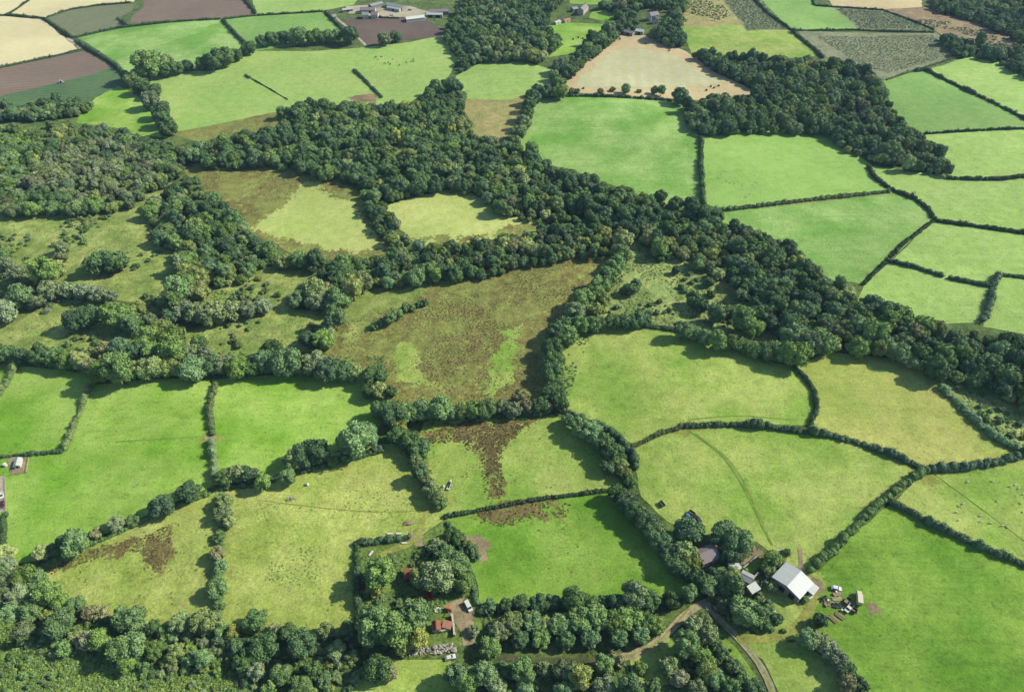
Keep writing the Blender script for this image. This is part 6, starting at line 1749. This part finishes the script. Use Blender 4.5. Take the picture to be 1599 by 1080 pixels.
gable('house', "white house with a grey roof in the middle of the far farmstead", "house", (565, 19), (575, 18.5), 7.0, 4.4, 2.2, 'white', 'roofgrey', group=FAR, doors=[('front', 0.5, 1.0, 2.0, 'wood')], windows=[('front', -2.4, 1.1, 1.2, 1.0), ('front', 2.8, 1.1, 1.2, 1.0)], chimney=(2.6,))
gable('house', "dark roofed house beside the white house of the far farmstead", "house", (579, 18.5), (590, 18.5), 7.0, 4.2, 2.2, 'white', 'slate', group=FAR, doors=[('front', -1.0, 1.0, 2.0, 'wood')], windows=[('front', -3.0, 1.1, 1.2, 1.0), ('front', 2.4, 1.1, 1.2, 1.0)], chimney=(-3.0,))
gable('cottage', "small white cottage by the hedge corner left of the far farmstead", "cottage", (518, 23), (524, 22), 5.5, 3.0, 1.8, 'white', 'roofgrey', doors=[('front', 0, 0.9, 1.9, 'wood')], windows=[('front', 1.4, 0.9, 1.0, 0.9)])
for x, y, mt, lab in [(572, 25, 'white', "white car left in the far farm yard"), (594, 26, 'black', "dark car in the middle of the far farm yard"), (612, 24, 'white', "white car below the narrow white shed of the far farm"), (640, 16, 'maroon', "maroon car at the top of the far farm yard")]:
    vehicle('car', lab, "car", (x - 3, y), (x + 3, y - 0.3), mt)
gable('house', "long pinkish house among trees at the top centre", "house", (905, 14), (916, 4), 8.0, 5.0, 2.6, 'stonewall', 'slate', length=17, doors=[('front', 0, 1.1, 2.1, 'wood')], windows=[('front', -5, 1.2, 1.3, 1.0), ('front', 4, 1.2, 1.3, 1.0), ('front', 6.5, 1.2, 1.3, 1.0)], chimney=(-6.5, 6.5))
gable('farm_shed', "small grey shed left of the long pinkish house", "shed", (893, 12), (901, 10), 7.0, 3.0, 1.4, 'greywall', 'roofgrey', doors=[('front', 0, 2, 2.2)])
gable('outhouse', "white outhouse below the long pinkish house by the vivid lawn", "outhouse", (866, 34), (874, 31), 5.0, 2.4, 1.0, 'white', 'roofwhite', doors=[('front', 0, 1.2, 1.9)])
gable('outhouse', "pale outhouse right of the white outhouse by the vivid lawn", "outhouse", (880, 31), (889, 28), 5.0, 2.4, 1.0, 'stonewall', 'rust2', doors=[('front', 0, 1.2, 1.9)])
gable('house', "white house with two dark roofs among the top trees right of centre", "house", (1014, 20), (1027, 17), 8.0, 5.4, 2.8, 'white', 'slate', length=11, doors=[('front', 0, 1.1, 2.1, 'wood')], windows=[('front', -3.4, 1.2, 1.4, 1.2), ('front', 3.4, 1.2, 1.4, 1.2), ('front', -3.4, 1.2, 1.2, 3.6), ('front', 3.4, 1.2, 1.2, 3.6)], chimney=(-4.4, 4.4))
gable('house_wing', "white wing in front of the white house among the top trees", "house", (1021, 24), (1026, 30), 5.5, 4.2, 2.2, 'white', 'slate', length=7, windows=[('front', 0, 1.2, 1.3, 1.0)], doors=[('right', 0, 1.0, 2.0, 'wood')])
gable('farm_shed', "bright white roofed shed at the top of the stubble field", "shed", (994, 45), (1005, 46), 8.0, 3.2, 1.4, 'greywall', 'roofwhite', length=9, doors=[('front', 0, 3, 2.4)])
gable('farm_shed', "dark roofed shed left of the bright white roofed shed", "shed", (976, 46), (990, 49), 7.0, 3.0, 1.4, 'greywall', 'slate', length=12, doors=[('front', 0, 3, 2.4)])
# tractor on the crop strip
c, rz, _ = heading((98, 128), (90, 130), 0.8)
c.z = G(c)
tr = empty('tractor', c, rz)
tag(tr, "small tractor with a pale cab on the dark crop strip at the upper left", "tractor")
MB().box((0.9, 0, 1.1), (1.9, 0.8, 0.8)).obj('bonnet', 'blue', tr, 0.08)
MB().box((-0.6, 0, 1.9), (1.3, 1.3, 1.5), 0, 0.9).obj('cab', 'glass', tr, 0.05)
MB().box((-0.6, 0, 2.72), (1.4, 1.4, 0.14)).obj('cab_roof', 'white', tr)
wheels(tr, (-0.8,), 0.95, 0.8, 0.45)
wheels(tr, (1.4,), 0.75, 0.5, 0.3)
MB().box((-2.4, 0, 1.0), (0.5, 5.6, 0.3)).box((-2.1, 0, 1.2), (0.9, 1.3, 1.1)).obj('sprayer', 'white', tr)

# --- poles
for i, (x, y, lab) in enumerate([(345, 962, "thin pale pole at the foot of the hedge left of the olive pasture"), (954, 1021, "thin pale pole beside the dirt track below the grove"), (818, 1034, "thin pale pole at the left of the bottom scrub"), (1097, 1005, "thin pale pole in the scrub left of the lane")]):
    p = U(x, y, 3.5)
    p.z = G(p)
    rt = empty('utility_pole', p, 0.4)
    tag(rt, lab, "utility pole", "utility poles along the tracks")
    MB().cyl((0, 0, 3.6), 0.16, 7.6, 'z', 8, 0.11).obj('pole', 'palewood', rt)
    MB().box((0, 0, 7.0), (1.5, 0.12, 0.14)).obj('crossarm', 'palewood', rt)
    for s in (-0.6, 0.6):
        MB().cyl((s, 0, 7.16), 0.06, 0.18, 'z', 8).obj('insulator', 'steel', rt)

# --- round bales, sheep and cattle
bm_ = MB().cyl((0, 0, 0.68), 0.68, 1.25, 'x', 18).mesh('bale', 'bale', 0.08)
for i, (x, y) in enumerate([(895, 62), (903, 59.5), (910, 61), (917, 63), (968, 62), (1008, 69), (1045, 80), (894, 100), (912, 92), (916, 84), (880, 114), (873, 118), (866, 131), (911, 139), (1122, 135), (1115, 138), (1103, 142), (1110, 136)]):
    p = U(x, y)
    o = link('bale', bm_)
    o.location = (p.x, p.y, G(p)); o.rotation_euler = (0, 0, R.uniform(0, 3)); o.scale = (1.25, 1.25, 1.25)
    tag(o, "dark round bale lying on the pinkish stubble field", "bale", "round bales on the stubble field")


def animal(name, mat, Lb, h, seed):
    """one skinned body: trunk, neck, head and four jointed legs"""
    V = [(-Lb / 2, 0, h * 0.74), (0, 0, h * 0.72), (Lb / 2, 0, h * 0.76), (Lb * 0.66, 0, h * 0.98), (Lb * 0.86, 0, h * 0.92)]
    Rr = [0.22 * h, 0.27 * h, 0.22 * h, 0.11 * h, 0.085 * h]
    E = [(0, 1), (1, 2), (2, 3), (3, 4)]
    for bx, root, back in ((-Lb / 2, 0, 1), (Lb / 2 - 0.03, 2, 0)):
        for s in (-1, 1):
            k = len(V)
            V += [(bx, s * 0.13 * h, h * 0.52), (bx + (-0.06 * h if back else 0.03 * h), s * 0.15 * h, h * 0.28), (bx, s * 0.15 * h, 0.02)]
            Rr += [0.1 * h, 0.05 * h, 0.05 * h]
            E += [(root, k), (k, k + 1), (k + 1, k + 2)]
    k = len(V)
    V += [(-Lb * 0.6, 0, h * 0.55)]
    Rr += [0.03 * h]
    E += [(0, k)]
    me = bpy.data.meshes.new(name)
    me.from_pydata(V, E, [])
    o = bpy.data.objects.new(name, me)
    col.objects.link(o)
    sk = o.modifiers.new("skin", 'SKIN')
    for i, v in enumerate(me.skin_vertices[0].data):
        v.radius = (Rr[i], Rr[i])
    me.skin_vertices[0].data[1].use_root = True
    o.modifiers.new("smooth", 'SUBSURF').levels = 1
    dg_ = bpy.context.evaluated_depsgraph_get()
    res = bpy.data.meshes.new_from_object(o.evaluated_get(dg_))
    bpy.data.objects.remove(o)
    res.name = name
    res.materials.clear()
    res.materials.append(PM[mat])
    return res


sheep_me = animal('sheep', 'wool', 1.05, 0.85, 1)
cow_me = animal('cow', 'hide', 1.7, 1.4, 2)
pale_cow = cow_me.copy()
pale_cow.materials[0] = PM['cream']
for pts, lab, grp in [
    ([(1510, 753), (1550, 752), (1578, 760), (1585, 757), (1590, 763), (1497, 790), (1503, 787), (1557, 783), (1598, 772), (1493, 800), (1594, 786), (1597, 800), (1497, 812), (1531, 815), (1547, 817), (1565, 821), (1572, 823), (1530, 806)],
     "white sheep grazing in the pale green field on the right edge", "sheep in the right edge field"),
    ([(1122, 274), (1126, 273), (1140, 286), (1147, 287), (1135, 282), (1160, 290), (1175, 290), (1181, 285), (1172, 302), (1165, 308)],
     "white sheep grazing in the striped lime green field", "sheep in the striped field")]:
    for x, y in pts:
        p = U(x, y)
        o = link('sheep', sheep_me)
        o.location = (p.x, p.y, G(p) + 0.05); o.rotation_euler = (0, 0, R.uniform(0, 6.28)); s = R.uniform(0.95, 1.2); o.scale = (s, s, s)
        tag(o, lab, "sheep", grp)
for i, (x, y) in enumerate([(587, 90), (596, 90), (600.6, 100.4), (606.6, 99), (609.6, 101.5), (624, 102.7), (635, 98.5), (646, 93), (646, 97), (643, 96), (592, 93), (615, 93)]):
    p = U(x, y)
    pale = i >= 9
    o = link('cow', pale_cow if pale else cow_me)
    o.location = (p.x, p.y, G(p) + 0.05); o.rotation_euler = (0, 0, R.uniform(0, 6.28)); o.scale = (1.1, 1.1, 1.1)
    tag(o, ("pale" if pale else "dark") + " cow in the herd on the broad pale green field", "cow", ("pale" if pale else "dark") + " cattle of the far herd")

# ------------------------------------------------------------------ thin blue air
hz = MB().box((0, 1500, 150), (10400, 8400, 320))
HM = bpy.data.materials.new("haze")
HM.use_nodes = True
ht = HM.node_tree
ht.nodes.remove(ht.nodes["Principled BSDF"])
pv = ht.nodes.new("ShaderNodeVolumePrincipled")
pv.inputs["Color"].default_value = (0.5, 0.72, 1.0, 1)
pv.inputs["Density"].default_value = HAZE
pv.inputs["Anisotropy"].default_value = 0.0
ht.links.new(pv.outputs[0], ht.nodes["Material Output"].inputs["Volume"])
PM['haze'] = HM
o = hz.obj('haze', 'haze')
tag(o, "thin blue air haze over the whole landscape", "haze", kind="stuff")
